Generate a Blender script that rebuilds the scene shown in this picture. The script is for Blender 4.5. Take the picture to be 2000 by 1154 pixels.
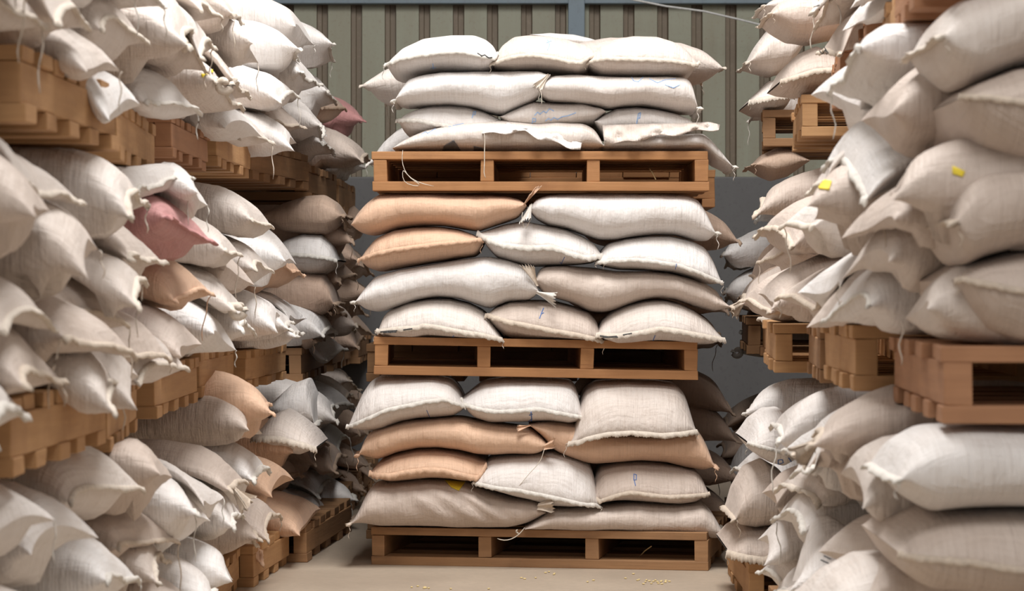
import bpy, bmesh, math, random
import numpy as np
from mathutils import Vector, Matrix

# ---------------------------------------------------------------- camera, world, lights, exposure
for o in list(bpy.data.objects):
    bpy.data.objects.remove(o, do_unlink=True)
scene = bpy.context.scene
COL = scene.collection
F = 4800.0            # focal length in photo pixels (2000 px wide)
PX, PY, CAMZ = 1050.0, 560.0, 1.01

cam_data = bpy.data.cameras.new('camera')
cam_data.sensor_width = 36.0
cam_data.lens = F * 36.0 / 2000.0
cam_data.shift_x = -(PX - 1000.0) / 2000.0
cam_data.shift_y = (PY - 577.0) / 2000.0
cam_data.clip_start = 0.05
cam_data.dof.use_dof = True
cam_data.dof.focus_distance = 8.9
cam_data.dof.aperture_fstop = 7.0
cam = bpy.data.objects.new('camera', cam_data)
cam.location = (0, 0, CAMZ)
cam.rotation_euler = (math.radians(90), 0, 0)
COL.objects.link(cam)
scene.camera = cam

world = bpy.data.worlds.new('world')
scene.world = world
world.use_nodes = True
bg = world.node_tree.nodes['Background']
bg.inputs[0].default_value = (0.95, 0.97, 1.0, 1)
bg.inputs[1].default_value = .55

def area(name, loc, rot, sx, sy, power, col):
    d = bpy.data.lights.new(name, 'AREA')
    d.shape = 'RECTANGLE'; d.size = sx; d.size_y = sy
    d.energy = power; d.color = col
    o = bpy.data.objects.new(name, d)
    o.location = loc; o.rotation_euler = rot
    COL.objects.link(o)
    return o
area('skylight_aisle', (0.0, 6.6, 5.2), (math.radians(6), 0, 0), 1.7, 3.4, 300, (1.0, 0.99, 0.98))
area('skylight_front', (0.0, 1.2, 5.2), (math.radians(42), 0, 0), 2.6, 3.0, 165, (1.0, 0.985, 0.97))

vs = scene.view_settings
vs.view_transform = 'Standard'
vs.look = 'None'
vs.exposure = 0.16
vs.gamma = 1.0
vs.use_curve_mapping = False

rnd = random.Random(7)
R = math.radians

def P(px, py, y):
    """A point of the place seen at photo pixel (px, py), y metres in front of the camera."""
    return Vector(((px - PX) / F * y, y, CAMZ - (py - PY) / F * y))

# ---------------------------------------------------------------- materials
def nodes_of(name):
    m = bpy.data.materials.new(name)
    m.use_nodes = True
    nt = m.node_tree
    b = nt.nodes['Principled BSDF']
    return m, nt, b

def N(nt, typ, **kw):
    n = nt.nodes.new(typ)
    for k, v in kw.items():
        setattr(n, k, v)
    return n

def mixcol(nt, fac, a, b):
    n = nt.nodes.new('ShaderNodeMix'); n.data_type = 'RGBA'
    if isinstance(fac, float): n.inputs[0].default_value = fac
    else: nt.links.new(fac, n.inputs[0])
    for i, v in ((6, a), (7, b)):
        if isinstance(v, tuple): n.inputs[i].default_value = (*v, 1)
        else: nt.links.new(v, n.inputs[i])
    return n.outputs[2]

def ramp(nt, src, a, b):
    n = nt.nodes.new('ShaderNodeMapRange')
    nt.links.new(src, n.inputs[0])
    n.inputs[1].default_value = a; n.inputs[2].default_value = b
    return n.outputs[0]

def noise(nt, vec, scale, detail=3, rough=.55, mul=None):
    if mul:
        m = N(nt, 'ShaderNodeMapping'); m.inputs['Scale'].default_value = mul
        nt.links.new(vec, m.inputs[0]); vec = m.outputs[0]
    n = N(nt, 'ShaderNodeTexNoise')
    n.inputs['Scale'].default_value = scale; n.inputs['Detail'].default_value = detail
    n.inputs['Roughness'].default_value = rough
    nt.links.new(vec, n.inputs['Vector'])
    return n.outputs['Fac']

def sack_mat(name, col, dirt, dirt_amt=.5):
    m, nt, b = nodes_of(name)
    tc = N(nt, 'ShaderNodeTexCoord').outputs['Object']
    oi = N(nt, 'ShaderNodeObjectInfo').outputs['Random']
    off = N(nt, 'ShaderNodeVectorMath', operation='ADD')
    nt.links.new(tc, off.inputs[0])
    sc = N(nt, 'ShaderNodeMath', operation='MULTIPLY'); sc.inputs[1].default_value = 31.0
    nt.links.new(oi, sc.inputs[0])
    nt.links.new(sc.outputs[0], off.inputs[1])
    v = off.outputs[0]
    big = noise(nt, v, 5.0, 4, .6)
    fine = noise(nt, v, 60.0, 3, .6)
    warp = noise(nt, v, 1.0, 2, .5, (190, 9, 9))       # threads one way
    weft = noise(nt, v, 1.0, 2, .5, (9, 190, 9))       # threads the other way
    c = mixcol(nt, ramp(nt, big, .38, .78), col, tuple(a * (1 - dirt_amt) + d * dirt_amt for a, d in zip(col, dirt)))
    c = mixcol(nt, ramp(nt, oi, -.2, 2.2), c, dirt)
    th = N(nt, 'ShaderNodeMath', operation='ADD')
    nt.links.new(warp, th.inputs[0]); nt.links.new(weft, th.inputs[1])
    thr = ramp(nt, th.outputs[0], .75, 1.25)
    dark = tuple(x * .82 for x in dirt)
    c = mixcol(nt, N_mul(nt, ramp(nt, th.outputs[0], .95, 1.4), .42), c, dark)
    nt.links.new(c, b.inputs['Base Color'])
    b.inputs['Roughness'].default_value = .62
    b.inputs['Specular IOR Level'].default_value = .3
    try:
        b.inputs['Sheen Weight'].default_value = .12
        b.inputs['Sheen Roughness'].default_value = .5
    except Exception: pass
    crease = noise(nt, v, 1.0, 4, .6, (9, 38, 9))
    crease2 = noise(nt, v, 1.0, 4, .6, (38, 9, 9))
    add = N(nt, 'ShaderNodeMath', operation='ADD'); nt.links.new(crease, add.inputs[0]); nt.links.new(crease2, add.inputs[1])
    bp = N(nt, 'ShaderNodeBump'); bp.inputs['Strength'].default_value = .38; bp.inputs['Distance'].default_value = .02
    nt.links.new(add.outputs[0], bp.inputs['Height'])
    bp2 = N(nt, 'ShaderNodeBump'); bp2.inputs['Strength'].default_value = .4; bp2.inputs['Distance'].default_value = .003
    nt.links.new(thr, bp2.inputs['Height']); nt.links.new(bp.outputs[0], bp2.inputs['Normal'])
    nt.links.new(bp2.outputs[0], b.inputs['Normal'])
    return m

def N_mul(nt, s, k):
    n = N(nt, 'ShaderNodeMath', operation='MULTIPLY'); n.inputs[1].default_value = k
    nt.links.new(s, n.inputs[0]); return n.outputs[0]

SM = {
    'w': sack_mat('sack_white', (.82, .80, .785), (.67, .59, .53), .4),
    'c': sack_mat('sack_cream', (.76, .705, .66), (.59, .485, .41), .5),
    'b': sack_mat('sack_beige', (.67, .58, .515), (.51, .405, .335), .5),
    'p': sack_mat('sack_peach', (.74, .50, .345), (.60, .39, .27), .5),
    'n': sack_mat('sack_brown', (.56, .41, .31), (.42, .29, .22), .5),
    'k': sack_mat('sack_pink', (.60, .30, .29), (.45, .22, .21), .5),
}
CW = {'w': 'white', 'c': 'cream', 'b': 'beige', 'p': 'peach', 'n': 'brown', 'k': 'dusty pink'}

def hem_mat(name, col):
    m, nt, b = nodes_of(name)
    tc = N(nt, 'ShaderNodeTexCoord').outputs['Object']
    f = noise(nt, tc, 90.0, 4, .7)
    c = mixcol(nt, ramp(nt, f, .3, .75), col, tuple(x * .72 for x in col))
    nt.links.new(c, b.inputs['Base Color']); b.inputs['Roughness'].default_value = .85
    bp = N(nt, 'ShaderNodeBump'); bp.inputs['Strength'].default_value = .5; bp.inputs['Distance'].default_value = .004
    nt.links.new(f, bp.inputs['Height']); nt.links.new(bp.outputs[0], b.inputs['Normal'])
    return m
HM = {
    'w': hem_mat('hem_white', (.76, .715, .65)), 'c': hem_mat('hem_cream', (.72, .635, .54)), 'b': hem_mat('hem_beige', (.66, .555, .45)),
    'p': hem_mat('hem_peach', (.76, .50, .34)), 'n': hem_mat('hem_brown', (.50, .36, .26)), 'k': hem_mat('hem_pink', (.56, .27, .26)),
}
THREAD = hem_mat('thread_cream', (.78, .71, .60))

def flat_mat(name, col, rough=.7):
    m, nt, b = nodes_of(name)
    tc = N(nt, 'ShaderNodeTexCoord').outputs['Object']
    f = noise(nt, tc, 150.0, 3, .6)
    nt.links.new(mixcol(nt, ramp(nt, f, .3, .7), col, tuple(min(1, x * 1.25 + .02) for x in col)), b.inputs['Base Color'])
    b.inputs['Roughness'].default_value = rough
    return m
BLUE = flat_mat('ink_blue', (.10, .18, .42))
PALEBLUE = flat_mat('ink_pale_blue', (.34, .50, .76))
BLACK = flat_mat('ink_black', (.05, .05, .05))
GREYPRINT = flat_mat('print_grey', (.10, .10, .105))
YELLOW = flat_mat('patch_yellow', (.72, .56, .03))

def wood_mat(name, col, dark):
    m, nt, b = nodes_of(name)
    tc = N(nt, 'ShaderNodeTexCoord').outputs['Object']
    oi = N(nt, 'ShaderNodeObjectInfo').outputs['Random']
    sc = N_mul(nt, oi, 17.0)
    off = N(nt, 'ShaderNodeVectorMath', operation='ADD'); nt.links.new(tc, off.inputs[0]); nt.links.new(sc, off.inputs[1])
    v = off.outputs[0]
    g = noise(nt, v, 1.0, 5, .65, (3.0, 3.0, 55.0))
    g2 = noise(nt, v, 1.0, 4, .6, (2.0, 60.0, 30.0))
    blot = noise(nt, v, 7.0, 4, .6)
    c = mixcol(nt, ramp(nt, g, .35, .72), col, tuple(a * .58 + d * .42 for a, d in zip(col, dark)))
    c = mixcol(nt, N_mul(nt, ramp(nt, blot, .5, .8), .6), c, dark)
    c = mixcol(nt, N_mul(nt, oi, .45), c, tuple(a * .5 + d * .5 for a, d in zip(col, dark)))
    c = mixcol(nt, N_mul(nt, ramp(nt, g2, .62, .75), .5), c, dark)
    nt.links.new(c, b.inputs['Base Color'])
    b.inputs['Roughness'].default_value = .7
    bp = N(nt, 'ShaderNodeBump'); bp.inputs['Strength'].default_value = .35; bp.inputs['Distance'].default_value = .004
    nt.links.new(g, bp.inputs['Height']); nt.links.new(bp.outputs[0], b.inputs['Normal'])
    return m
WOOD = {
    'o': wood_mat('wood_orange', (.47, .23, .088), (.20, .08, .03)),
    't': wood_mat('wood_tan', (.54, .31, .14), (.28, .13, .05)),
    'd': wood_mat('wood_dark', (.38, .205, .092), (.15, .075, .035)),
    'r': wood_mat('wood_red', (.46, .235, .12), (.22, .095, .045)),
}

def floor_mat():
    m, nt, b = nodes_of('concrete_floor')
    tc = N(nt, 'ShaderNodeTexCoord').outputs['Object']
    a = noise(nt, tc, 1.6, 5, .6); f = noise(nt, tc, 38.0, 4, .65)
    c = mixcol(nt, ramp(nt, a, .3, .7), (.50, .41, .315), (.37, .295, .225))
    c = mixcol(nt, N_mul(nt, ramp(nt, f, .35, .75), .4), c, (.30, .25, .19))
    nt.links.new(c, b.inputs['Base Color']); b.inputs['Roughness'].default_value = .6
    bp = N(nt, 'ShaderNodeBump'); bp.inputs['Strength'].default_value = .15; bp.inputs['Distance'].default_value = .004
    nt.links.new(f, bp.inputs['Height']); nt.links.new(bp.outputs[0], b.inputs['Normal'])
    return m

def sheet_mat(name, col, dirt, kx):
    m, nt, b = nodes_of(name)
    tc = N(nt, 'ShaderNodeTexCoord').outputs['Object']
    a = noise(nt, tc, 1.0, 4, .6, (kx, kx, 1.2)); f = noise(nt, tc, 45.0, 4, .7)
    c = mixcol(nt, ramp(nt, a, .4, .75), col, tuple(x * .65 + y * .35 for x, y in zip(col, dirt)))
    c = mixcol(nt, N_mul(nt, ramp(nt, f, .55, .8), .7), c, dirt)
    nt.links.new(c, b.inputs['Base Color']); b.inputs['Roughness'].default_value = .55
    return m
GREEN = sheet_mat('painted_sheet_green', (.35, .355, .27), (.26, .20, .13), 9.0)
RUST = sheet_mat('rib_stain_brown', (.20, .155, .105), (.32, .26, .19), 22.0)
STEEL = sheet_mat('painted_steel_blue', (.22, .285, .335), (.15, .17, .19), 5.0)
BLOCK = sheet_mat('concrete_grey', (.145, .142, .142), (.085, .082, .08), 3.0)
SIDEW = sheet_mat('blocker_wall_grey', (.36, .34, .32), (.25, .23, .21), 3.0)  # grey of the added light-blocking side walls
ROOF = sheet_mat('roof_sheet', (.5, .485, .47), (.35, .33, .3), 4.0)

# ---------------------------------------------------------------- mesh helpers
def mesh_obj(name, verts, faces, mat, parent=None, smooth=True):
    me = bpy.data.meshes.new(name)
    me.from_pydata([tuple(map(float, v)) for v in verts], [], faces)
    if smooth:
        me.polygons.foreach_set('use_smooth', [True] * len(me.polygons))
    me.materials.append(mat)
    me.update()
    o = bpy.data.objects.new(name, me)
    COL.objects.link(o)
    if parent is not None: o.parent = parent
    return o

def thing(name, label, cat, loc, rz=0.0, group=None):
    o = bpy.data.objects.new(name, None)
    COL.objects.link(o)
    o.empty_display_size = .05
    o.location = loc; o.rotation_euler = (0, 0, rz)
    o['label'] = label; o['category'] = cat
    if group: o['group'] = group
    return o

def struct(o):
    o['kind'] = 'structure'
    return o

def box_bm(bm, x0, x1, y0, y1, z0, z1, bevel=.0, jit=0.0):
    b = bmesh.ops.create_cube(bm, size=1.0)
    vs_ = b['verts']
    for v in vs_:
        v.co = Vector((x0 if v.co.x < 0 else x1, y0 if v.co.y < 0 else y1, z0 if v.co.z < 0 else z1))
        if jit: v.co += Vector((rnd.uniform(-jit, jit), rnd.uniform(-jit, jit), rnd.uniform(-jit, jit)))
    if bevel:
        es = list({e for v in vs_ for e in v.link_edges})
        bmesh.ops.bevel(bm, geom=es, offset=bevel, segments=2, affect='EDGES', profile=.6)

def box(name, x0, x1, y0, y1, z0, z1, mat, parent=None, bevel=.003, jit=.0):
    bm = bmesh.new()
    box_bm(bm, x0, x1, y0, y1, z0, z1, bevel, jit)
    me = bpy.data.meshes.new(name); bm.to_mesh(me); bm.free()
    me.materials.append(mat)
    o = bpy.data.objects.new(name, me); COL.objects.link(o)
    if parent is not None: o.parent = parent
    return o

def grid_faces(n, m, closed):
    """faces of an n x m vertex grid, the second index wrapping when closed"""
    fs = []
    mm = m if closed else m - 1
    for i in range(n - 1):
        for j in range(mm):
            k = (j + 1) % m
            fs.append((i * m + j, i * m + k, (i + 1) * m + k, (i + 1) * m + j))
    return fs

def tube(name, pts, r, mat, parent=None, sides=6, taper=True):
    pts = [Vector(p) for p in pts]
    n = len(pts); V = []
    for i, p in enumerate(pts):
        t = (pts[min(i + 1, n - 1)] - pts[max(i - 1, 0)])
        if t.length < 1e-9: t = Vector((0, 0, 1))
        t.normalize()
        a = t.cross(Vector((.31, .2, .93)))
        if a.length < 1e-3: a = t.cross(Vector((1, 0, 0)))
        a.normalize(); b = t.cross(a)
        rr = r * (.45 if taper and i in (0, n - 1) else 1)
        for k in range(sides):
            an = 2 * math.pi * k / sides
            V.append(p + (a * math.cos(an) + b * math.sin(an)) * rr)
    fs = grid_faces(n, sides, True)
    fs.append(tuple(range(sides))[::-1]); fs.append(tuple((n - 1) * sides + k for k in range(sides)))
    return mesh_obj(name, V, fs, mat, parent)

def ribbon(name, base, outd, width, mat, parent, th=.002, zig=.0, wav=.0, ph=0.0):
    """a sewn strip along the points base, reaching out along outd, with a pinked or wavy free edge"""
    V = []
    n = len(base)
    for i, (p, d) in enumerate(zip(base, outd)):
        d = d.normalized()
        t = (base[min(i + 1, n - 1)] - base[max(i - 1, 0)]).normalized()
        nn = d.cross(t)
        nn = nn.normalized() if nn.length > 1e-6 else Vector((0, 0, 1))
        w = width * (1 + .12 * math.sin(i * .9 + ph) + .10 * math.sin(i * .37 + 2 * ph)) + (zig if i % 2 else -zig)
        a = p - d * .006
        e = p + d * w + nn * wav * math.sin(i * .55 + ph) + nn * wav * .5 * math.sin(i * 1.7 + ph * 2)
        mid = (a + e) * .5 + nn * th * 1.2
        for q, k in ((a, 1), (mid, 1.6), (e, .8)):
            V.append(q + nn * th * .5 * k)
        for q, k in ((e, .8), ((a + e) * .5 - nn * th * .4, 1.2), (a, 1)):
            V.append(q - nn * th * .5 * k)
    fs = grid_faces(n, 6, True)
    fs.append(tuple(range(6))[::-1]); fs.append(tuple((n - 1) * 6 + k for k in range(6)))
    return mesh_obj(name, V, fs, mat, parent)

def thread(parent, p, length, mat=None, r=.0016, rr=None):
    rr = rr or rnd
    pts = []
    a = rr.uniform(0, 6.28); k = rr.uniform(.1, .5)
    for i in range(9):
        s = i / 8
        pts.append(p + Vector((math.cos(a) * k * length * s * (1 - .4 * s) + .0035 * math.sin(i * 1.3 + a), math.sin(a) * k * length * s * .5 + .0035 * math.cos(i * 1.6 + a), -length * s ** 1.3)))
    return tube('loose_thread', pts, r, mat or THREAD, parent, 5)

def tuft(parent, p, d, length, spread, mat, side=None, pleats=4.0, neck=.18, name='tied_end'):
    """the gathered mouth of a bag: a narrow neck opening into a crumpled pleated fan"""
    d = Vector(d).normalized()
    s = Vector(side).normalized() if side is not None else d.cross(Vector((0, 1, 0))).normalized()
    nn = d.cross(s).normalized()
    V = []
    nr, na = 9, 17
    for layer in (1, -1):
        for i in range(nr):
            r = i / (nr - 1)
            wsp = spread * (neck + (1 - neck) * r ** 1.4)
            for j in range(na):
                a = (j / (na - 1)) * 2 - 1
                jag = 1 + .10 * math.sin(j * 2.1 + length * 90) * r
                pl = math.sin(a * math.pi * pleats / 2 + r * 1.3) * spread * .22 * (.4 + r)
                V.append(p + d * (length * r * jag) + s * (a * wsp) + nn * (pl + layer * .0018 + .3 * spread * r * r * math.sin(a * 2)))
    m = nr * na
    f1 = grid_faces(nr, na, False)
    fs = list(f1) + [tuple(m + k for k in f[::-1]) for f in f1]
    def edge(idx):
        for a, b in zip(idx[:-1], idx[1:]):
            fs.append((b, a, m + a, m + b))
    edge([(nr - 1) * na + j for j in range(na)]); edge([j for j in range(na)][::-1])
    edge([i * na for i in range(nr)]); edge([i * na + na - 1 for i in range(nr)][::-1])
    return mesh_obj(name, V, fs, mat, parent)

def sgnpow(v, e):
    return np.sign(v) * np.abs(v) ** e

def vnoise(seed, pts, freq, octaves=3):
    """cheap smooth pseudo noise, a sum of sines with random directions"""
    r = np.random.RandomState(seed)
    out = np.zeros(len(pts)); amp = 1.0; tot = 0
    for k in range(octaves):
        for j in range(4):
            d = r.normal(size=3); d /= np.linalg.norm(d)
            out += amp * np.sin(pts @ d * freq * r.uniform(.7, 1.4) * 6.283 + r.uniform(0, 6.283))
        tot += amp * 2; amp *= .5; freq *= 2.1
    return out / tot

ORD = ['first', 'second', 'third', 'fourth', 'fifth', 'sixth', 'seventh', 'eighth', 'ninth', 'tenth', 'eleventh', 'twelfth', 'thirteenth', 'fourteenth', 'fifteenth', 'sixteenth', 'seventeenth', 'eighteenth', 'nineteenth']

# ---------------------------------------------------------------- the setting
struct(box('floor', -3.6, 3.6, -3, 13.75, -.1, 0, floor_mat(), None, 0))
WALLY = 13.4
def corrugated():
    # trapezoid sheet: broad flats towards the room, dirty ribs between them
    pitch = 66.5 / F * WALLY
    x0 = (685 - PX) / F * WALLY - pitch * 16
    V, fs, mi = [], [], []
    prof = []
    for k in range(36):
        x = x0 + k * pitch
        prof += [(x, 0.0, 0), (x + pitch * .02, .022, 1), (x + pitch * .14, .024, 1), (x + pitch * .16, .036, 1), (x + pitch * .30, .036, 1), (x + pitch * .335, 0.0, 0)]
    for (x, d, c) in prof:
        V.append((x, WALLY + d, 1.45)); V.append((x, WALLY + d, 5.6))
    for i in range(len(prof) - 1):
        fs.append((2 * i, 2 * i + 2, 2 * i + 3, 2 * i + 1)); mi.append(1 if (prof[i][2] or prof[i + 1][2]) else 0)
    n = len(V)
    for (x, d, c) in prof:
        V.append((x, WALLY + .05, 1.45)); V.append((x, WALLY + .05, 5.6))
    for i in range(len(prof) - 1):
        fs.append((n + 2 * i + 1, n + 2 * i + 3, n + 2 * i + 2, n + 2 * i)); mi.append(0)
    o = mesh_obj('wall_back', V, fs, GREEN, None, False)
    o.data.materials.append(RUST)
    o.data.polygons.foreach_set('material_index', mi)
    return struct(o)
corrugated()
zc = P(0, 345, WALLY - .12).z
struct(box('wall_back_base', -3.6, 3.6, WALLY - .12, WALLY + .2, 0, zc, BLOCK, None, .008))
a, b = P(1110, 0, WALLY - .1).x, P(1142, 0, WALLY - .1).x
struct(box('trim_1', a, b, WALLY - .10, WALLY - .004, zc, 5.6, STEEL, None, .004))
zp = P(0, 7, WALLY - .07).z
struct(box('trim_2', -3.6, 3.6, WALLY - .075, WALLY - .004, zp, zp + .12, STEEL, None, .006))
struct(box('blocker_wall_left', -2.3, -2.12, -3, 13.6, 0, 5.6, SIDEW, None, 0))  # added unseen wall, set close to keep light from behind the sacks
struct(box('blocker_wall_right', 2.12, 2.3, -3, 13.6, 0, 5.6, SIDEW, None, 0))  # likewise added out of view, stops light leaking between the right-hand sacks
struct(box('ceiling', -3.75, 3.75, -3, 13.75, 5.6, 5.7, ROOF, None, 0))

# white cable slung in front of the wall
pts = []
for i in range(25):
    s = i / 24
    px = 1180 + s * 360
    py = np.interp(px, [1180, 1240, 1300, 1375, 1440, 1500, 1540], [-14, 0, 12, 22, 37, 52, 60])
    pts.append(P(px, py, 12.9 + .25 * s))
cb = tube('cable', pts, .0058, hem_mat('cable_white', (.85, .85, .83)), None, 8, False)
cb['label'] = 'white cable slung across the top of the green sheet wall'; cb['category'] = 'cable'

# ---------------------------------------------------------------- pallets
PALLETS = []   # (x0, x1, y0, y1, z0, z1) footprints for the sacks to rest on or be pressed by
def pallet(label, x0, x1, yf, depth, z0, h=.137, yaw=0., roll=0., mat='t', nd=7, nb=5, pivot='l', group=None, nstr=4, fill=.70):
    """x0..x1 along the front, boards along x, stringers running back; pivot is the front corner that stays put"""
    w = x1 - x0
    px_ = x0 if pivot == 'l' else x1
    t = thing('wooden_pallet', label, 'pallet', (px_, yf, z0), yaw, group or 'wooden pallets under the sacks')
    t.rotation_euler = (0, roll, yaw)
    s0 = 0 if pivot == 'l' else -w
    M = WOOD[mat]
    td, tb = .205 * h, .235 * h
    # deck boards along x, gaps between
    for k in range(nd):
        bw = depth / nd * fill
        c = bw / 2 + (depth - bw) * k / (nd - 1)
        j = rnd.uniform(-.008, .008) if k else 0
        box('deck_board', s0 + j - (0 if k else .002), s0 + w + j, c - bw / 2, c + bw / 2, h - td, h, M, t, .003, .0012)
    for k in range(nstr):
        sw = .048
        c = s0 + sw / 2 + .002 + (w - sw - .004) * k / (nstr - 1)
        a = rnd.uniform(-.004, .004)
        box('stringer', c - sw / 2 + a, c + sw / 2 + a, .006 if k in (1, 2) else .002, depth - .003, tb, h - td, M, t, .003, .0015)
    for k in range(nb):
        bw = depth / nb * .5
        c = bw / 2 + (depth - bw) * k / (nb - 1)
        j = rnd.uniform(-.01, .006) if k else 0
        box('bottom_board', s0 + j, s0 + w + j + (.004 if not k else 0), c - bw / 2, c + bw / 2, 0, tb, M, t, .003, .0012)
    xs0, xs1 = (px_, px_ + w) if pivot == 'l' else (px_ - w, px_)
    PALLETS.append((xs0, xs1, yf, yf + depth, z0, z0 + h))
    return t

YC = 8.8
s = F / YC
def zat(py, y): return CAMZ - (py - PY) / F * y
# central stack
cg = 'pallets of the central stack'
PT = pallet('orange wooden pallet under the topmost sacks of the central stack', P(727, 0, YC).x, P(1383, 0, YC).x, YC, 1.0, zat(372.5, YC), .141, 0, 0.0, 'o', group=cg)
PM = pallet('orange wooden pallet midway up the central stack', P(730, 0, YC).x, P(1363, 0, YC).x, YC, 1.0, zat(731, YC), .136, R(2), R(1.05), 'o', group=cg)
PB = pallet('worn wooden pallet on the floor under the central stack', P(720, 0, YC).x + .0, P(720, 0, YC).x + 1.225, YC + .14, 1.0, 0.0, .136, R(-9.5), 0, 'd', group=cg)
# stack right behind the central one
rg = 'pallets of the stack behind the central one'
RY = 9.86
RX0, RX1 = P(1397, 0, RY).x - 1.3, P(1397, 0, RY).x
for lab_, z_, x_ in (('wooden pallet peeking out right behind the top central pallet', zat(405, RY), RX1), ('wooden pallet hidden behind the middle central pallet', zat(745, RY), RX1 - .1), ('wooden pallet on the floor behind the central floor pallet', 0, RX1 - .1)):
    pallet(lab_, x_, x_ + 1.0, RY, 1.3, z_, .15, R(90), 0, 'd' if z_ < 1 else 'o', pivot='l', group=rg, nstr=3, nb=12, fill=.985)
    PALLETS[-1] = (x_ - 1.3, x_, RY, RY + 1.0, z_, z_ + .15)

LW = 1.1
def lp(px, yf, depth, zb, tier, ordw, yaw=0, h=.135, mat='t', X=None, nd=7, nb=5, roll=0):
    xr = (px - PX) / F * yf if X is None else X
    return pallet(f'{WOODW[mat]} wooden pallet below the {tier} sacks, {ordw} on the left', xr - LW, xr, yf, depth, zb, h, yaw, roll, mat, nd, nb, 'r', 'wooden pallets in the left-hand row of stacks')
WOODW = {'t': 'tan', 'o': 'orange', 'd': 'dark', 'r': 'reddish'}
OL = ['nearest the camera', 'second from the camera', 'third from the camera', 'fourth from the camera', 'fifth from the camera', 'sixth from the camera', 'seventh from the camera', 'eighth from the camera']
# upper tier, left
lp(45, 4.30, .97, 1.300, 'upper', OL[0], 0, .135)
lp(232, 5.53, .90, 1.295, 'upper', OL[1], R(3.5), .137)
lp(335, 6.72, .85, 1.365, 'upper', OL[2], R(1), .120, 'r')
lp(423, 7.66, .90, 1.388, 'upper', OL[3], R(0), .134, 't')
lp(492, 8.90, 1.02, 1.400, 'upper', OL[4], R(-6.5), .140, 'd', nd=6)
lp(602, 10.1, 1.05, 1.365, 'upper', OL[5], R(-2), .15, 'd')
lp(664, 11.6, 1.05, 1.36, 'upper', OL[6], 0, .16, 'd')
# middle tier, left
lp(22, 4.22, .92, .682, 'middle', OL[0], 0, .135)
lp(213, 5.40, .84, .645, 'middle', OL[1], R(5), .135)
lp(305, 6.42, .92, .665, 'middle', OL[2], R(1), .135)
lp(392, 7.42, .97, .675, 'middle', OL[3], R(1), .137, 't')
lp(482, 8.46, 1.0, .655, 'middle', OL[4], R(-2), .135, 't')
lp(590, 9.85, 1.1, .628, 'middle', OL[5], 0, .137, 'd')
lp(650, 11.3, 1.1, .62, 'middle', OL[6], 0, .137, 'd')
lp(702, 12.45, .8, .62, 'middle', OL[7], 0, .137, 'd')
# floor tier, left
lp(-20, 4.3, .95, 0, 'lower', OL[0], 0, .135)
lp(200, 5.35, .95, 0, 'lower', OL[1], 0, .135)
lp(330, 6.4, .9, 0, 'lower', OL[2], 0, .135)
lp(404, 7.32, .92, 0, 'lower', OL[3], R(1), .135, 't')
lp(494, 8.26, .70, 0, 'lower', OL[4], R(-4), .137, 't', nd=5, nb=4)
lp(598, 9.0, 1.15, 0, 'lower', OL[5], R(-4), .137, 'd')
lp(672, 10.6, 1.1, 0, 'lower', OL[6], R(0), .137, 'd')

lp(712, 11.85, 1.1, 0, 'lower', OL[7], 0, .137, 'd')

def rp(px, yf, depth, zb, tier, ordw, yaw=0, h=.135, mat='o', nd=7, nb=5):
    xl = (px - PX) / F * yf
    return pallet(f'{WOODW[mat]} wooden pallet below the {tier} sacks, {ordw} on the right', xl, xl + LW, yf, depth, zb, h, yaw, 0, mat, nd, nb, 'l', 'wooden pallets in the right-hand row of stacks')
# upper tier, right
rp(1838, 4.30, .9, 1.545, 'upper', OL[0], R(-3), .135, 'r')
rp(1763, 5.33, .82, 1.548, 'upper', OL[1], R(-4.5), .137, 't')
rp(1692, 6.25, .62, 1.58, 'upper', OL[2], R(-6), .137, 'r')
rp(1641, 7.0, .9, 1.575, 'upper', OL[3], R(-5.5), .13, 'r')
rp(1566, 8.0, .95, 1.50, 'upper', OL[4], R(-4), .137, 't')
rp(1490, 9.2, 1.0, 1.535, 'upper', OL[5], R(-5.5), .137, 'd')
# middle tier, right
rp(1840, 4.29, .86, .770, 'middle', OL[0], R(-2.5), .136, 'r')
rp(1666, 5.30, .72, .785, 'middle', OL[1], R(-1.5), .142, 't')
rp(1602, 6.15, .7, .77, 'middle', OL[2], R(-4), .137, 'd')
rp(1512, 6.95, .9, .768, 'middle', OL[3], R(-3.5), .137, 't')
rp(1506, 8.05, .95, .76, 'middle', OL[4], R(-3.5), .137, 'd')
rp(1458, 9.25, 1.0, .757, 'middle', OL[5], R(-3.5), .137, 'd')
# floor tier, right
rp(1850, 4.25, .9, 0, 'lower', OL[0], 0, .135, 'd')
rp(1700, 5.25, .9, 0, 'lower', OL[1], 0, .135, 'd')
rp(1570, 6.3, .9, 0, 'lower', OL[2], 0, .135, 'd')
rp(1463, 7.75, .9, 0, 'lower', OL[3], 0, .137, 't')
rp(1458, 9.2, 1.0, 0, 'lower', OL[4], 0, .137, 'd')

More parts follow.
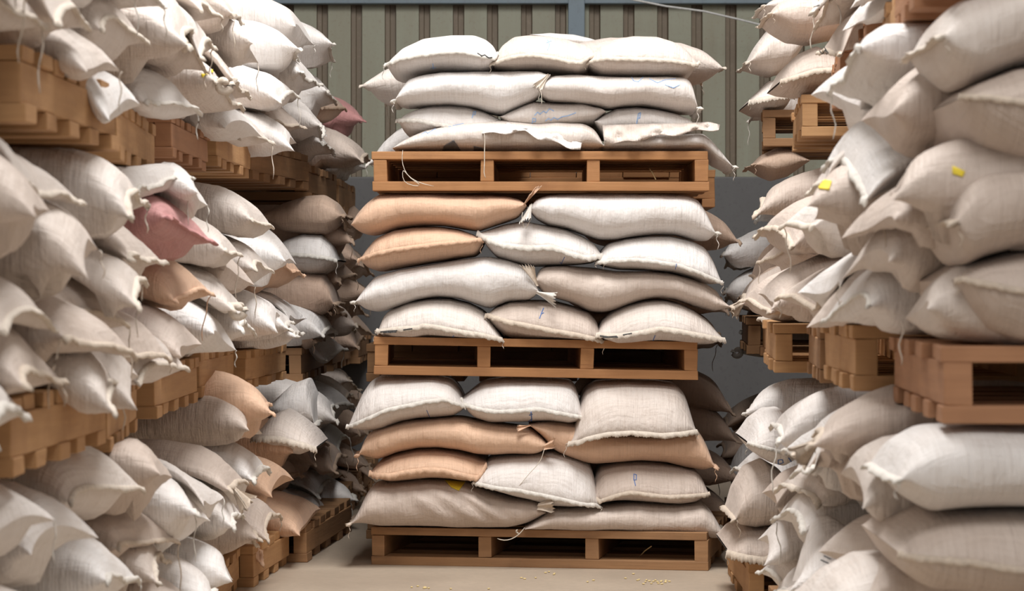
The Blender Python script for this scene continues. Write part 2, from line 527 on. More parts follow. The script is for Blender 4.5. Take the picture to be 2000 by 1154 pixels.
# ---------------------------------------------------------------- sacks packed into the side stacks
GX0, GY0, GC = -2.3, 3.2, .03
GNX, GNY = int(4.6 / GC), int(10.4 / GC)
class Field:
    """the top surface of everything laid so far in one tier"""
    def __init__(self, base=-9.):
        self.h = np.full((GNX, GNY), base)
    def idx(self, x, y):
        fx = (x - GX0) / GC; fy = (y - GY0) / GC
        return np.clip(fx, 0, GNX - 1.001), np.clip(fy, 0, GNY - 1.001)
    def sample(self, x, y):
        fx, fy = self.idx(x, y); ix, iy = fx.astype(int), fy.astype(int)
        return np.maximum.reduce([self.h[ix, iy], self.h[ix + 1, iy], self.h[ix, iy + 1], self.h[ix + 1, iy + 1]]) * .5 + \
            .5 * np.mean([self.h[ix, iy], self.h[ix + 1, iy], self.h[ix, iy + 1], self.h[ix + 1, iy + 1]], axis=0)
    def splat(self, x, y, z):
        fx, fy = self.idx(x, y); ix, iy = fx.astype(int), fy.astype(int)
        for a in (0, 1):
            for b_ in (0, 1):
                np.maximum.at(self.h, (ix + a, iy + b_), z)
    def rect(self, x0, x1, y0, y1, z):
        a, b_ = int((x0 - GX0) / GC), int((x1 - GX0) / GC) + 1
        c, d = int((y0 - GY0) / GC), int((y1 - GY0) / GC) + 1
        self.h[max(a, 0):max(b_, 0), max(c, 0):max(d, 0)] = z

SEED = [100]
LAID = []
def end_parts(t, ring_pts, outd, col, flags, rr, ndensity=2):
    """hem, tied mouth or rolled mouth at the end of a sack that shows"""
    n = len(ring_pts)
    if 'o' not in flags:
        wav = rr.choice([.004, .007, .011]); 
        ribbon('sewn_hem', ring_pts, outd, rr.uniform(.008, .015), HM[col], t, .0035, rr.choice([0, .0008, .002]), wav * .6, rr.uniform(0, 6))
    if 't' in flags:
        c = ring_pts[n // 2]; d = outd[n // 2] + Vector((0, 0, -.5))
        tuft(t, c, d, .075, .045, HM[col], Vector((0, 1, .2)))
    if 'r' in flags:
        c = ring_pts[n // 3]
        pts = []
        d = outd[n // 2].normalized()
        for k in range(17):
            a = k * .42; r_ = .007 + .0010 * k
            pts.append(c + d * .03 + Vector((math.cos(a) * r_, .0012 * k - .018, math.sin(a) * r_)))
        tube('rolled_mouth', pts, .011, HM[col], t, 7)

def aisle_sack(field, caps, side, px, py, col, flags, Y, label, group, L=.64, W=.43, T=.185, Xt=None):
    """one sack with its end towards the aisle; the corner seen at photo pixel (px, py) fixes where it lies"""
    SEED[0] += 1
    sd = SEED[0]; rr = random.Random(sd)
    if Y is None:
        Y = F * (Xt if Xt else XT[side]) / abs(px - PX) * rr.uniform(.985, 1.015)
    tip = P(px, py, Y)
    yaw = R(rr.uniform(-9, 9)) + (0 if side == 'L' else math.pi)
    far = 'N' not in flags
    W = W * rr.uniform(.94, 1.08); L = L * rr.uniform(.95, 1.05)
    if 'M' in flags: vy = 0.0
    else: vy = (1 if far else -1) * (1 if side == 'L' else -1)
    ca, sa = math.cos(yaw), math.sin(yaw)
    nu, nth = 30, 36
    u = np.sin(np.linspace(-1, 1, nu + 1) * math.pi / 2)
    u = .35 * np.linspace(-1, 1, nu + 1) + .65 * u
    th = np.arange(nth) / nth * 2 * math.pi
    U, TH = np.meshgrid(u, th, indexing='ij')
    yn = sgnpow(np.cos(TH), .78); zn = sgnpow(np.sin(TH), .86)
    aU = np.abs(U)
    prof = np.clip(1 - aU ** rr.uniform(2.6, 3.6), 0, 1) ** rr.uniform(.50, .66)
    wid = W / 2 * (.90 + .13 * aU ** 3)
    ear = rr.uniform(.03, .07)
    lx = L / 2 * (U * (1 - .03 * aU ** 6) + np.sign(U) * ear * aU ** 5 * (np.abs(yn) ** 4 - .25))
    ly = wid * yn
    lz = T / 2 * prof * zn
    # tilt, droop of the free end, meander of the seam, twist
    droop = rr.uniform(.012, .045); tw = rr.uniform(-.028, .028); ph = rr.uniform(0, 6.28)
    end = np.clip(U, 0, 1)
    mid = -droop * end ** 2.2 + tw * yn * end ** 3 + .012 * np.sin(yn * 2.4 + ph) * aU ** 6 - .022 * end ** 6 * np.abs(yn) ** 3
    # wrinkles gathered at the ends plus soft dents
    flat = np.stack([lx.ravel(), ly.ravel(), lz.ravel()], 1)
    dent = vnoise(sd, flat, 4.2, 3).reshape(U.shape) * .008
    rip = np.sin(yn * rr.uniform(14, 24) + ph * 3 + 2.2 * np.sin(yn * 3 + ph)) * .0024 * np.exp(-(1 - aU) / .22) * (1 - aU ** 10)
    nz, ny = np.sin(TH), np.cos(TH)
    lz = lz + nz * (dent + rip) * prof ** .5
    ly = ly + ny * dent * .8 * prof ** .5
    # place so that the chosen corner meets the pixel
    iv = nu; jv = 0 if vy > 0 else (nth // 2 if vy < 0 else nth // 4)
    cx = tip.x - (lx[iv, jv] * ca - ly[iv, jv] * sa)
    cy = tip.y - (lx[iv, jv] * sa + ly[iv, jv] * ca)
    zc_ = tip.z - mid[iv, jv]
    wx = cx + lx * ca - ly * sa; wy = cy + lx * sa + ly * ca
    wz = zc_ + lz + mid
    fx, fy = wx.ravel(), wy.ravel()
    S = field.sample(fx, fy).reshape(U.shape)
    low = (zn < .05)
    cz = (zn < -.5) & (aU < .6) & (np.abs(yn) < .7)
    g_ = float(np.median((wz - S)[cz]))
    if .05 < g_ < 2: wz = wz - min(g_ - .03, .6)
    core = np.clip(1 - aU ** 4, 0, 1) * np.clip(1 - np.abs(yn) ** 6, 0, 1)
    gap = wz - S
    wz = np.where(low & (gap > 0) & (gap < .10), wz - gap * .85 * core, wz)
    s01 = (zn + 1) / 2
    for it, k_ in ((7, 1.0), (3, 1.0)):
        tgt = S + .002 + .05 * s01 * prof
        push = .10 * np.tanh(np.clip(tgt - wz, 0, None) / .10) * k_
        for _ in range(it):
            q_ = push.copy()
            push = .5 * push + .25 * (np.roll(push, 1, 1) + np.roll(push, -1, 1))
            push[1:-1] = .5 * push[1:-1] + .25 * (push[:-2] + push[2:])
        wz = wz + push * (1 - .55 * aU ** 8)
    for (x0, x1, y0, y1, zb) in caps:
        ins = np.clip((wx - x0 + .06) / .08, 0, 1) * np.clip((x1 + .02 - wx) / .05, 0, 1) * np.clip((wy - y0 + .03) / .06, 0, 1) * np.clip((y1 + .03 - wy) / .06, 0, 1)
        ex = np.clip(wz - (zb - .002 - .03 * (1 - s01) * prof), 0, None)
        wz = wz - ex * ins
    up = zn >= -.05
    LAID.append((wx[up], wy[up], wz[up]))
    base = Vector((cx, cy, float(wz.min())))
    t = thing('grain_sack', label, 'sack', base, yaw, group)
    dx, dy = wx - cx, wy - cy
    V = np.stack([(dx * ca + dy * sa).ravel(), (-dx * sa + dy * ca).ravel(), (wz - base.z).ravel()], 1)
    bag = mesh_obj('woven_bag', V, grid_faces(nu + 1, nth, True), SM[col], t)
    V3 = V.reshape(nu + 1, nth, 3)
    half = nth // 2
    ring = [Vector(V3[nu, j]) for j in range(half, -1, -1)]
    # denser points along the seam
    dense = []
    for a_, b_ in zip(ring[:-1], ring[1:]):
        dense += [a_, (a_ + b_) / 2]
    dense.append(ring[-1])
    dr = rr.uniform(.25, 1.0)
    outd = [Vector((1, .35 * (2 * k / (len(dense) - 1) - 1), -dr)) for k in range(len(dense))]
    end_parts(t, dense, outd, col, flags, rr)
    if rr.random() < .42:
        thread(t, dense[-1 if far == (side == 'L') else 0], rr.uniform(.035, .13), HM[col], .0017, rr)
    return t

XT = {'L': .862, 'R': .62}
XTU = {'L': .862, 'R': .79}
def parse(txt):
    out = []
    for e in txt.split():
        q = e.split(',')
        out.append((float(q[0]), float(q[1]), q[2][0], q[2][1:], float(q[3]) if len(q) > 3 else None))
    return out

# corner pixels of every sack that shows, row by row, top row first; x,y,colour+flags[,distance]
LEFT_UP = ["40,-70,c 168,14,c 262,-8,w 318,14,w 372,-14,c 432,34,c 455,28,cN 502,44,w 585,14,wN,8.6 614,22,wo 632,-8,w",
           "60,20,c 288,84,c 300,98,w 416,94,c 378,66,wNo 430,88,w 512,78,b 505,108,co 598,112,wM 650,78,w 666,60,wNt,10.2 717,98,wo",
           "88,52,c 250,152,c 192,128,coM 400,140,b 490,130,cNo 502,150,co 487,190,c 555,166,wNo 580,190,w 655,152,w 640,204,wo 675,136,n 706,184,n 703,130,k 708,216,wo",
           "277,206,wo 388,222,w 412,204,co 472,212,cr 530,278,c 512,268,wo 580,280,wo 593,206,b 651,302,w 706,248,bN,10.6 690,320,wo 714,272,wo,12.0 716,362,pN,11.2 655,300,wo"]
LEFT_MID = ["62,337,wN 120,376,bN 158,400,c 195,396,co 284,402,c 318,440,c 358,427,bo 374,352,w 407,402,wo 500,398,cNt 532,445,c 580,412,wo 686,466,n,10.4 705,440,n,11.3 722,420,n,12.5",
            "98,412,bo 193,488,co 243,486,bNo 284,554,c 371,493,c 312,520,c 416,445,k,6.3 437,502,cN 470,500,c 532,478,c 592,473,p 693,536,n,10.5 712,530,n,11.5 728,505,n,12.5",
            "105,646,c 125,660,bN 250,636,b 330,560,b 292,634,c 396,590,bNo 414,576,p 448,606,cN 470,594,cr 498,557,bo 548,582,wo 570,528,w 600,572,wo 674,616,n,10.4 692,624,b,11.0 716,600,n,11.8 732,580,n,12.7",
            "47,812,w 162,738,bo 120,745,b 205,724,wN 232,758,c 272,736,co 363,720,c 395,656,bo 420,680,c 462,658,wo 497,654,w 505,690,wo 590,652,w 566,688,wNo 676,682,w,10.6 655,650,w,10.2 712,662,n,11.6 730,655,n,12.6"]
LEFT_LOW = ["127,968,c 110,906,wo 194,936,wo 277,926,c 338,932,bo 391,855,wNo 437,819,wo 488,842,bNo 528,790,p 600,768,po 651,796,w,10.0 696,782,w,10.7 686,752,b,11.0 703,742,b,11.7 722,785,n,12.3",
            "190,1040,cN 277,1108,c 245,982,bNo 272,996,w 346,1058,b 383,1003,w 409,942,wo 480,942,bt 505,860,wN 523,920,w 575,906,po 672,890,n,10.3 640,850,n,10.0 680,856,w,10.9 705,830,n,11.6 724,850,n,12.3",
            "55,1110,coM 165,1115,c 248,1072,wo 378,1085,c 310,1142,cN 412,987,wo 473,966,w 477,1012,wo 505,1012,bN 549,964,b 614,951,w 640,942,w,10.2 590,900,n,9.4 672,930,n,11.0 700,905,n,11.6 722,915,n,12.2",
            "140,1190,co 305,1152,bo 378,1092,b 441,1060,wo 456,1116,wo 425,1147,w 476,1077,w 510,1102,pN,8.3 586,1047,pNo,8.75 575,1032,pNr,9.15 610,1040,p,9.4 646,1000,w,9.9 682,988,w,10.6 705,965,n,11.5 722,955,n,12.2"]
RIGHT_UP = ["1660,18,wo 1594,44,c 1620,-40,w",
           "1592,57,b 1645,60,wo",
           "1463,210,w,10.4 1600,104,b"]
RIGHT_MID = ["1583,186,wo 1695,150,wN 1638,190,c 1728,207,boM,4.75 1714,334,btM,4.8 1620,180,w 1478,345,w,10.2",
             "1526,312,cN,6.1 1528,312,c 1701,254,c 1764,322,boM,4.5 1490,376,b,8.5 1610,380,w 1467,368,n,10.0 1545,330,n,8.6",
             "1520,378,bN 1579,414,c 1652,404,wNo,5.25 1704,442,boM,4.7 1520,428,b 1478,462,b 1443,420,wr,10.6 1444,520,n,9.6 1580,380,c",
             "1505,532,bNo 1540,470,b 1590,430,bo 1482,512,b,8.6 1692,556,bN 1640,500,co 1418,522,w,10.4 1452,586,bt,9.1 1557,572,wo",
             "1609,608,w 1690,590,wN,5.3 1503,614,bN,7.0 1560,602,c 1575,640,bo 1485,622,c,8.6 1420,586,w,10.4 1800,600,coM,4.5"]
RIGHT_LOW = ["1596,852,bt 1648,845,bNo,5.2 1426,716,w,9.9 1470,714,w,8.9 1520,782,wN 1550,776,w 1478,764,w,8.3 1405,800,n,10.6",
             "1456,822,w,8.6 1525,824,w 1530,880,w 1579,880,bo 1640,890,co 1402,872,n,10.3",
             "1430,920,w,8.9 1487,963,bo 1518,956,c 1547,968,wo 1596,986,bN 1596,984,co 1405,905,n,10.4",
             "1513,1016,w 1479,1054,wo 1649,1068,c 1700,1040,boM,4.75 1420,990,n,10.2 1580,1030,c",
             "1527,1082,c 1482,1119,w 1507,1144,w 1600,1140,co 1640,1155,coM 1690,1120,cM,4.8"]
ROWW = {3: ['top row', 'second row', 'bottom row'], 4: ['top row', 'second row', 'third row', 'bottom row'], 5: ['top row', 'second row', 'third row', 'fourth row', 'bottom row']}

def endword(fl):
    if 't' in fl: return 'with a tied mouth'
    if 'r' in fl: return 'with a rolled mouth'
    if 'o' in fl: return 'with a smooth end'
    return 'with a sewn hem'

FIELDS = {}
def build_rows(rows, side, tier, zlo, zhi):
    f = Field()
    caps = []
    for (x0, x1, y0, y1, z0, z1) in PALLETS:
        if (side == 'L') != ((x0 + x1) / 2 < 0) or abs((x0 + x1) / 2) < .5: continue
        if zlo - .12 < z1 < zlo + .35: f.rect(x0, x1, y0, y1, z1)
        if zhi - .12 < z0 < zhi + .35: caps.append((x0, x1, y0, y1, z0))
    nr = len(rows)
    sidew = 'left' if side == 'L' else 'right'
    for ri in range(nr - 1, -1, -1):
        es = parse(rows[ri])
        # distance order gives each sack its place counted from the camera
        def dist(e):
            return e[4] if e[4] else F * (XTU if tier == 'upper' else XT)[side] / max(abs(e[0] - PX), 1)
        es.sort(key=dist)
        keep = []
        for e in es:
            if 'N' in e[3] and any('N' not in g[3] and 0 <= dist(g) - dist(e) < .52 for g in es): continue
            e = list(e); e[4] = dist(e)
            c_ = e[4] + (.21 if 'N' in e[3] else (0 if 'M' in e[3] else -.21))
            if keep and e[2] == 'k' and c_ - keep[-1][1] < .24: keep.pop()
            if keep and c_ - keep[-1][1] < .24 and e[2] not in 'kp': continue
            if keep and e[2] in 'kp': keep.append((e, max(c_, keep[-1][1] + .2))); continue
            if keep and c_ - keep[-1][1] < .36:
                d_ = .36 - (c_ - keep[-1][1]); c_ += d_; e[4] += d_
            keep.append((e, c_))
        es = [k_[0] for k_ in keep]
        order = range(len(es))
        for n_, k in enumerate(order):
            px, py, col, fl, Y = es[k]
            lab = f'{CW[col]} sack {endword(fl)}, {ORD[n_]} from camera in {sidew} {tier} tier {ROWW[nr][ri]}'
            aisle_sack(f, caps, side, px, py, col, fl, Y, lab, f'grain sacks in the {sidew} {tier} tier')
        for q_ in LAID: f.splat(*q_)
        LAID.clear()
    FIELDS[side + tier] = f

build_rows(LEFT_LOW, 'L', 'lower', 0.0, .64)
build_rows(LEFT_MID, 'L', 'middle', .64, 1.30)
build_rows(LEFT_UP, 'L', 'upper', 1.30, 2.4)
build_rows(RIGHT_LOW, 'R', 'lower', 0.0, .76)
build_rows(RIGHT_MID, 'R', 'middle', .76, 1.50)
build_rows(RIGHT_UP, 'R', 'upper', 1.50, 2.6)

# ---------------------------------------------------------------- sacks whose long or short side faces the camera
def prof_interp(pts, xs):
    pts = sorted(pts)
    X = np.array([p[0] for p in pts]); Yv = np.array([p[1] for p in pts])
    fine = np.linspace(X[0], X[-1], 240)
    v = np.interp(fine, X, Yv)
    a, b_ = v[0], v[-1]
    for _ in range(26):
        w = v.copy(); w[1:-1] = .25 * v[:-2] + .5 * v[1:-1] + .25 * v[2:]
        w[0], w[-1] = a, b_; v = w
    return np.interp(xs, fine, v)

def front_sack(label, top, bot, col, seam=None, org=(0, 0), k=1.0, Y0=8.78, group=None, D=None, wr=0.0, hemdrop=.5, hemw=.014, zig=.0018, endhem=''):
    """top, bot and seam: outline of the face towards the camera, measured in a crop of the photo"""
    SEED[0] += 1
    sd = SEED[0]; rr = random.Random(sd)
    Yr = Y0 + .05
    cv = lambda pts: [(lambda v: (v.x, v.z))(P(org[0] + x / k, org[1] + y / k, Yr)) for x, y in pts]
    top, bot = cv(top), cv(bot)
    if D is None: D = .31 if seam else .215
    xl = min(p[0] for p in top); xr = max(p[0] for p in top)
    nx, nth = 60, 44
    q = np.linspace(-1, 1, nx + 1)
    q = .45 * q + .55 * np.sin(q * math.pi / 2)
    xs = (xl + xr) / 2 + (xr - xl) / 2 * q
    zt = prof_interp(top, xs); zb = prof_interp(bot, xs)
    zt = np.maximum(zt, zb + .0005)
    if seam:
        sv = prof_interp(cv(seam), np.clip(xs, *(lambda s_: (s_[0][0], s_[-1][0]))(sorted(cv(seam)))))
        h_ = zt - zb
        zs = np.clip(sv, zb + .10 * h_, zt - .10 * h_)
    else:
        zs = (zt + zb) / 2
    th = np.arange(nth) / nth * 2 * math.pi
    Q, TH = np.meshgrid(q, th, indexing='ij')
    c, s_ = np.cos(TH), np.sin(TH)
    ex = .62 if seam else .74
    cy = sgnpow(c, ex); sz = sgnpow(s_, .80)
    ZS, ZT, ZB = zs[:, None], zt[:, None], zb[:, None]
    Z = np.where(sz >= 0, ZS + (ZT - ZS) * sz, ZS + (ZS - ZB) * sz)
    aq = np.abs(Q)
    Dm = D * (1 - (.16 if seam else .06) * aq ** 5)
    Yv = Y0 + D - Dm * cy
    if seam:
        Yv -= .010 * np.exp(-((np.minimum(TH, 2 * math.pi - TH)) / .16) ** 2)
    X = np.repeat(xs[:, None], nth, 1)
    flat = np.stack([X.ravel(), Yv.ravel(), Z.ravel()], 1)
    thick = np.clip((ZT - ZB) / .10, 0, 1)
    dn = vnoise(sd, flat, 4.5, 3).reshape(X.shape) * .006
    ph = rr.uniform(0, 6.28)
    if seam:   # fine gathers running up from the seam
        fold = np.sin(X * 120 + ph + 3 * np.sin(X * 17 + ph)) * .0016 * np.exp(-np.abs(Z - ZS) / .04)
    else:
        fold = np.sin(X * 75 + ph + 2.2 * np.sin(X * 11 + ph) + Z * 18) * .0013 * np.exp(-(1 - aq) / .25)
    if wr:     # slanting folds of a slack bag
        fold = fold + wr * np.sin((X * 60 + Z * 75) + 1.5 * np.sin(X * 9 + Z * 22 + ph) + ph) * np.exp(-((Q - .12) / .5) ** 4)
    Yv = Yv - c * (dn + fold) * thick
    Z = Z + s_ * dn * .25 * thick
    base = Vector(((xl + xr) / 2, Y0 + D, float(zb.min())))
    t = thing('grain_sack', label, 'sack', base, 0, group)
    V = np.stack([(X - base.x).ravel(), (Yv - base.y).ravel(), (Z - base.z).ravel()], 1)
    fs = [f_[::-1] for f_ in grid_faces(nx + 1, nth, True)]
    mesh_obj('woven_bag', V, fs, SM[col], t)
    V3 = V.reshape(nx + 1, nth, 3)
    if seam:
        pts = [Vector(V3[i, 0]) for i in range(nx + 1)]
        pts = [pts[0] - Vector((.006, 0, 0))] + pts + [pts[-1] + Vector((.006, 0, 0))]
        outd = [Vector((.25 * (2 * i / (len(pts) - 1) - 1), -.45, -hemdrop * 2.0)) for i in range(len(pts))]
        dense = []
        for a_, b_ in zip(pts[:-1], pts[1:]): dense += [a_, (a_ + b_) / 2]
        od = []
        for a_, b_ in zip(outd[:-1], outd[1:]): od += [a_, (a_ + b_) / 2]
        ribbon('sewn_hem', dense, od, hemw * .8, HM[col], t, .0022, zig * .5, .0012, ph)
        for e in (0, -1):
            if rr.random() < .7: thread(t, pts[e], rr.uniform(.02, .06), HM[col], .0014, rr)
    else:
        for e, i in (('l', 0), ('r', nx)):
            if e in endhem:
                ring = [Vector(V3[i, j]) for j in range(0, nth // 2 + 1)]
                sx = -1 if e == 'l' else 1
                ribbon('sewn_hem', ring, [Vector((sx, -.1, -.35))] * len(ring), .016, HM[col], t, .0035, .002, .004, ph)
                thread(t, ring[0], rr.uniform(.03, .06), HM[col], .0014, rr)
    t['ends'] = [float(x) for x in (*V3[0, 0], *V3[nx, 0])]
    return t

C1 = dict(org=(660, 0), k=2.5641); C2 = dict(org=(660, 340), k=2.5641); C3 = dict(org=(660, 720), k=2.5641)
def cpos(C, x, y, Y): return P(C['org'][0] + x / C['k'], C['org'][1] + y / C['k'], Y)
def child_tuft(t, C, x, y, x2, y2, spread, col, Y=8.80, side=None, pleats=4.0, neck=.18):
    a, b_ = cpos(C, x, y, Y), cpos(C, x2, y2, Y - .02)
    off = t.location
    return tuft(t, a - off, b_ - a, (b_ - a).length, spread, HM[col], side, pleats, neck)

gc = 'grain sacks on the central stack'
W_ = 'of the central stack'
# --- top tier
T9 = front_sack('long white sack with grey print patches, lying on the top pallet at left', [(275, 745), (300, 715), (340, 690), (440, 640), (540, 610), (700, 590), (850, 592), (1000, 610), (1100, 600), (1230, 605), (1290, 640), (1322, 690), (1332, 735)],
    [(275, 745), (300, 752), (600, 755), (1000, 755), (1310, 752), (1332, 735)], 'c', **C1, group=gc, Y0=8.79)
T10 = front_sack('white sack with a loose flap, lying on the top pallet at right', [(1322, 735), (1345, 690), (1500, 670), (1700, 665), (1830, 660), (1870, 690), (1920, 750), (1978, 835)],
    [(1322, 735), (1345, 752), (1500, 755), (1700, 755), (1835, 752), (1860, 775), (1900, 815), (1978, 845)], 'w', **C1, group=gc, Y0=8.80, D=.24, endhem='r')
T6 = front_sack('white sack with a peach seam, left of the third row on the central top pallet', [(298, 605), (330, 565), (400, 530), (480, 512), (560, 508), (640, 515), (720, 540), (790, 575), (862, 620)],
    [(298, 605), (320, 650), (370, 675), (450, 680), (600, 680), (760, 670), (862, 622)], 'w', [(302, 602), (400, 605), (500, 625), (600, 640), (858, 640)], **C1, group=gc, Y0=8.84)
T7 = front_sack('white sack with pale blue scribbles, middle of the third row on the central top pallet', [(812, 585), (860, 545), (940, 505), (980, 490), (1100, 500), (1230, 505), (1325, 535), (1342, 560)],
    [(812, 585), (860, 640), (1000, 660), (1180, 640), (1290, 615), (1342, 562)], 'w', **C1, group=gc, Y0=8.84, D=.3)
T8 = front_sack('white sack with one blue pen mark, third row, right on central top pallet', [(1285, 610), (1330, 560), (1400, 530), (1500, 520), (1600, 530), (1700, 555), (1770, 590), (1795, 640)],
    [(1285, 610), (1330, 680), (1500, 690), (1700, 690), (1795, 642)], 'w', **C1, group=gc, Y0=8.84, D=.3)
T4 = front_sack('long white sack, left of the second row on the central top pallet', [(287, 505), (302, 460), (345, 390), (420, 365), (520, 352), (700, 345), (900, 345), (1010, 347), (1065, 375)],
    [(287, 505), (330, 525), (450, 520), (560, 515), (680, 530), (760, 555), (830, 567), (900, 535), (980, 495), (1030, 450), (1065, 378)], 'w', **C1, group=gc, endhem='l')
T5 = front_sack('long white sack with pale blue scrawl, second row, right on central top pallet', [(1000, 425), (1020, 395), (1080, 368), (1200, 362), (1350, 370), (1500, 375), (1650, 372), (1750, 378), (1785, 415), (1800, 545)],
    [(1000, 425), (1010, 470), (1060, 500), (1160, 505), (1280, 520), (1360, 535), (1440, 520), (1540, 515), (1640, 535), (1720, 555), (1785, 556), (1800, 546)], 'w', **C1, group=gc, Y0=8.77, endhem='lr')
T1 = front_sack('white sack with dark stitching, leftmost of the topmost three on the central stack', [(242, 325), (262, 285), (320, 225), (420, 175), (560, 158), (680, 157), (740, 178), (780, 212), (799, 265)],
    [(242, 325), (255, 355), (300, 374), (380, 360), (500, 340), (620, 345), (720, 352), (770, 338), (799, 267)], 'w', [(248, 322), (320, 298), (440, 278), (560, 265), (640, 266), (710, 283), (794, 297)], **C1, group=gc)
T2 = front_sack('cream white sack, middle of the topmost three on the central stack', [(772, 318), (788, 265), (820, 210), (880, 165), (960, 156), (1060, 165), (1150, 180), (1230, 200), (1280, 230), (1292, 268)],
    [(772, 320), (790, 335), (880, 345), (1000, 340), (1100, 348), (1200, 365), (1250, 350), (1275, 310), (1292, 270)], 'c', [(776, 317), (880, 290), (960, 280), (1060, 292), (1160, 315), (1210, 320), (1288, 272)], **C1, group=gc, Y0=8.79)
T3 = front_sack('white sack with a straight hem, rightmost of the topmost three on the central stack', [(1245, 315), (1268, 265), (1320, 210), (1400, 175), (1480, 160), (1600, 163), (1680, 185), (1740, 220), (1778, 265), (1807, 310)],
    [(1245, 315), (1270, 345), (1330, 370), (1450, 375), (1600, 375), (1740, 372), (1790, 345), (1807, 312)], 'c', [(1250, 312), (1320, 298), (1440, 300), (1560, 303), (1680, 310), (1802, 328)], **C1, group=gc, Y0=8.775)
child_tuft(T5, C1, 1055, 372, 1000, 440, .02, 'c', 8.79)
child_tuft(T10, C1, 1962, 825, 1990, 850, .012, 'w', 8.85)

def flap(t, name, rows, C, Y, mat, seed=3):
    """a loose cloth sheet given as rows of crop points from the fold to the free edge"""
    r_ = np.random.RandomState(seed)
    n = 40
    V = []
    off = t.location
    R2 = []
    for row, dy in rows:
        xs = np.linspace(row[0][0], row[-1][0], n)
        ys = np.interp(xs, [p[0] for p in row], [p[1] for p in row])
        R2.append((xs, ys, dy))
    m = 7
    for a in range(m):
        tt = a / (m - 1) * (len(R2) - 1); i = min(int(tt), len(R2) - 2); f_ = tt - i
        xs = R2[i][0] * (1 - f_) + R2[i + 1][0] * f_; ys = R2[i][1] * (1 - f_) + R2[i + 1][1] * f_
        dy = R2[i][2] * (1 - f_) + R2[i + 1][2] * f_
        for j in range(n):
            w = .016 * math.sin(j * .45 + a * .8 + seed) + .010 * math.sin(j * 1.05 - a * .9) + .006 * math.sin(j * 2.1 + a)
            V.append(cpos(C, xs[j], ys[j] + 9 * math.sin(j * .5 + seed) * a / m, Y + dy + w * (a / m + .3)) - off)
    o = mesh_obj(name, V, grid_faces(m, n, False), mat, t)
    md = o.modifiers.new('thick', 'SOLIDIFY'); md.thickness = .003; md.offset = 0
    return o
flap(T9, 'loose_flap', [([(720, 668), (800, 640), (850, 612), (880, 625), (960, 640), (1100, 655), (1225, 700)], .03), ([(725, 672), (800, 668), (850, 665), (940, 660), (1000, 690), (1120, 725), (1215, 752)], -.035)], C1, 8.79, SM['w'], 3)
flap(T10, 'loose_flap', [([(1325, 628), (1500, 622), (1700, 618), (1860, 612), (1912, 625)], .02), ([(1335, 722), (1400, 720), (1550, 690), (1700, 672), (1820, 655), (1908, 645)], -.04)], C1, 8.80, SM['c'], 8)

# --- middle tier
M8 = front_sack('cream sack with dark print by its seam, left of the lowest middle-tier row', [(200, 780), (212, 720), (250, 680), (340, 640), (450, 620), (560, 622), (650, 645), (720, 680), (765, 730), (822, 825)],
    [(200, 780), (220, 825), (280, 842), (380, 840), (450, 826), (560, 830), (700, 834), (822, 828)], 'c', [(205, 785), (300, 770), (400, 765), (430, 752), (520, 765), (620, 785), (720, 800), (812, 822)], **C2, group=gc, Y0=8.77, hemw=.018, zig=.003)
M9 = front_sack('beige sack with a blue pen stroke, centre of the lowest middle-tier row', [(745, 705), (780, 670), (860, 635), (960, 630), (1080, 635), (1180, 660), (1260, 690), (1305, 740), (1322, 830)],
    [(745, 705), (760, 750), (800, 790), (850, 822), (950, 832), (1100, 834), (1230, 840), (1322, 834)], 'b', [(752, 703), (850, 735), (960, 755), (1080, 780), (1200, 800), (1315, 828)], **C2, group=gc, Y0=8.79, hemw=.018)
M10 = front_sack('cream sack with a pinked hem, right of the lowest middle-tier row', [(1300, 800), (1322, 740), (1380, 690), (1450, 655), (1550, 630), (1640, 625), (1720, 645), (1790, 680), (1865, 735), (1935, 825)],
    [(1300, 800), (1330, 840), (1400, 862), (1480, 855), (1560, 845), (1680, 848), (1800, 858), (1885, 856), (1935, 830)], 'c', [(1305, 800), (1400, 805), (1500, 790), (1610, 768), (1700, 780), (1800, 800), (1928, 825)], **C2, group=gc, Y0=8.765, hemw=.02, zig=.0035)
M6 = front_sack('long white sack with a white tied mouth, second row up in the middle tier', [(88, 640), (112, 590), (180, 510), (300, 475), (450, 450), (600, 425), (750, 410), (850, 425), (930, 455), (982, 520), (1008, 590)],
    [(88, 640), (130, 680), (200, 692), (280, 670), (400, 630), (500, 615), (600, 625), (690, 655), (760, 678), (850, 640), (960, 634), (1008, 592)], 'w', **C2, group=gc, endhem='l')
M7 = front_sack('long beige sack, right half of the second row up in the middle tier', [(985, 545), (994, 480), (1040, 460), (1150, 455), (1300, 470), (1400, 485), (1560, 485), (1680, 495), (1780, 520), (1850, 560), (1910, 610), (1968, 665)],
    [(985, 545), (1030, 600), (1100, 625), (1180, 650), (1260, 690), (1330, 695), (1400, 680), (1500, 640), (1600, 618), (1700, 630), (1800, 665), (1890, 690), (1968, 670)], 'b', **C2, group=gc, endhem='r', Y0=8.79)
child_tuft(M6, C2, 995, 592, 1088, 628, .028, 'w', 8.79, (.2, 0, 1), 1.8)
child_tuft(M7, C2, 1000, 560, 950, 462, .026, 'b', 8.79, (1, 0, -.2), 1.8)
M3 = front_sack('peach sack with an orange seam, third row up in the middle tier', [(108, 430), (128, 380), (180, 315), (270, 270), (380, 255), (500, 255), (600, 270), (680, 300), (725, 330)],
    [(108, 430), (130, 465), (200, 487), (300, 470), (450, 445), (600, 420), (680, 410), (708, 385), (725, 336)], 'p', [(110, 425), (200, 395), (300, 375), (400, 362), (500, 350), (600, 340), (720, 325)], **C2, group=gc)
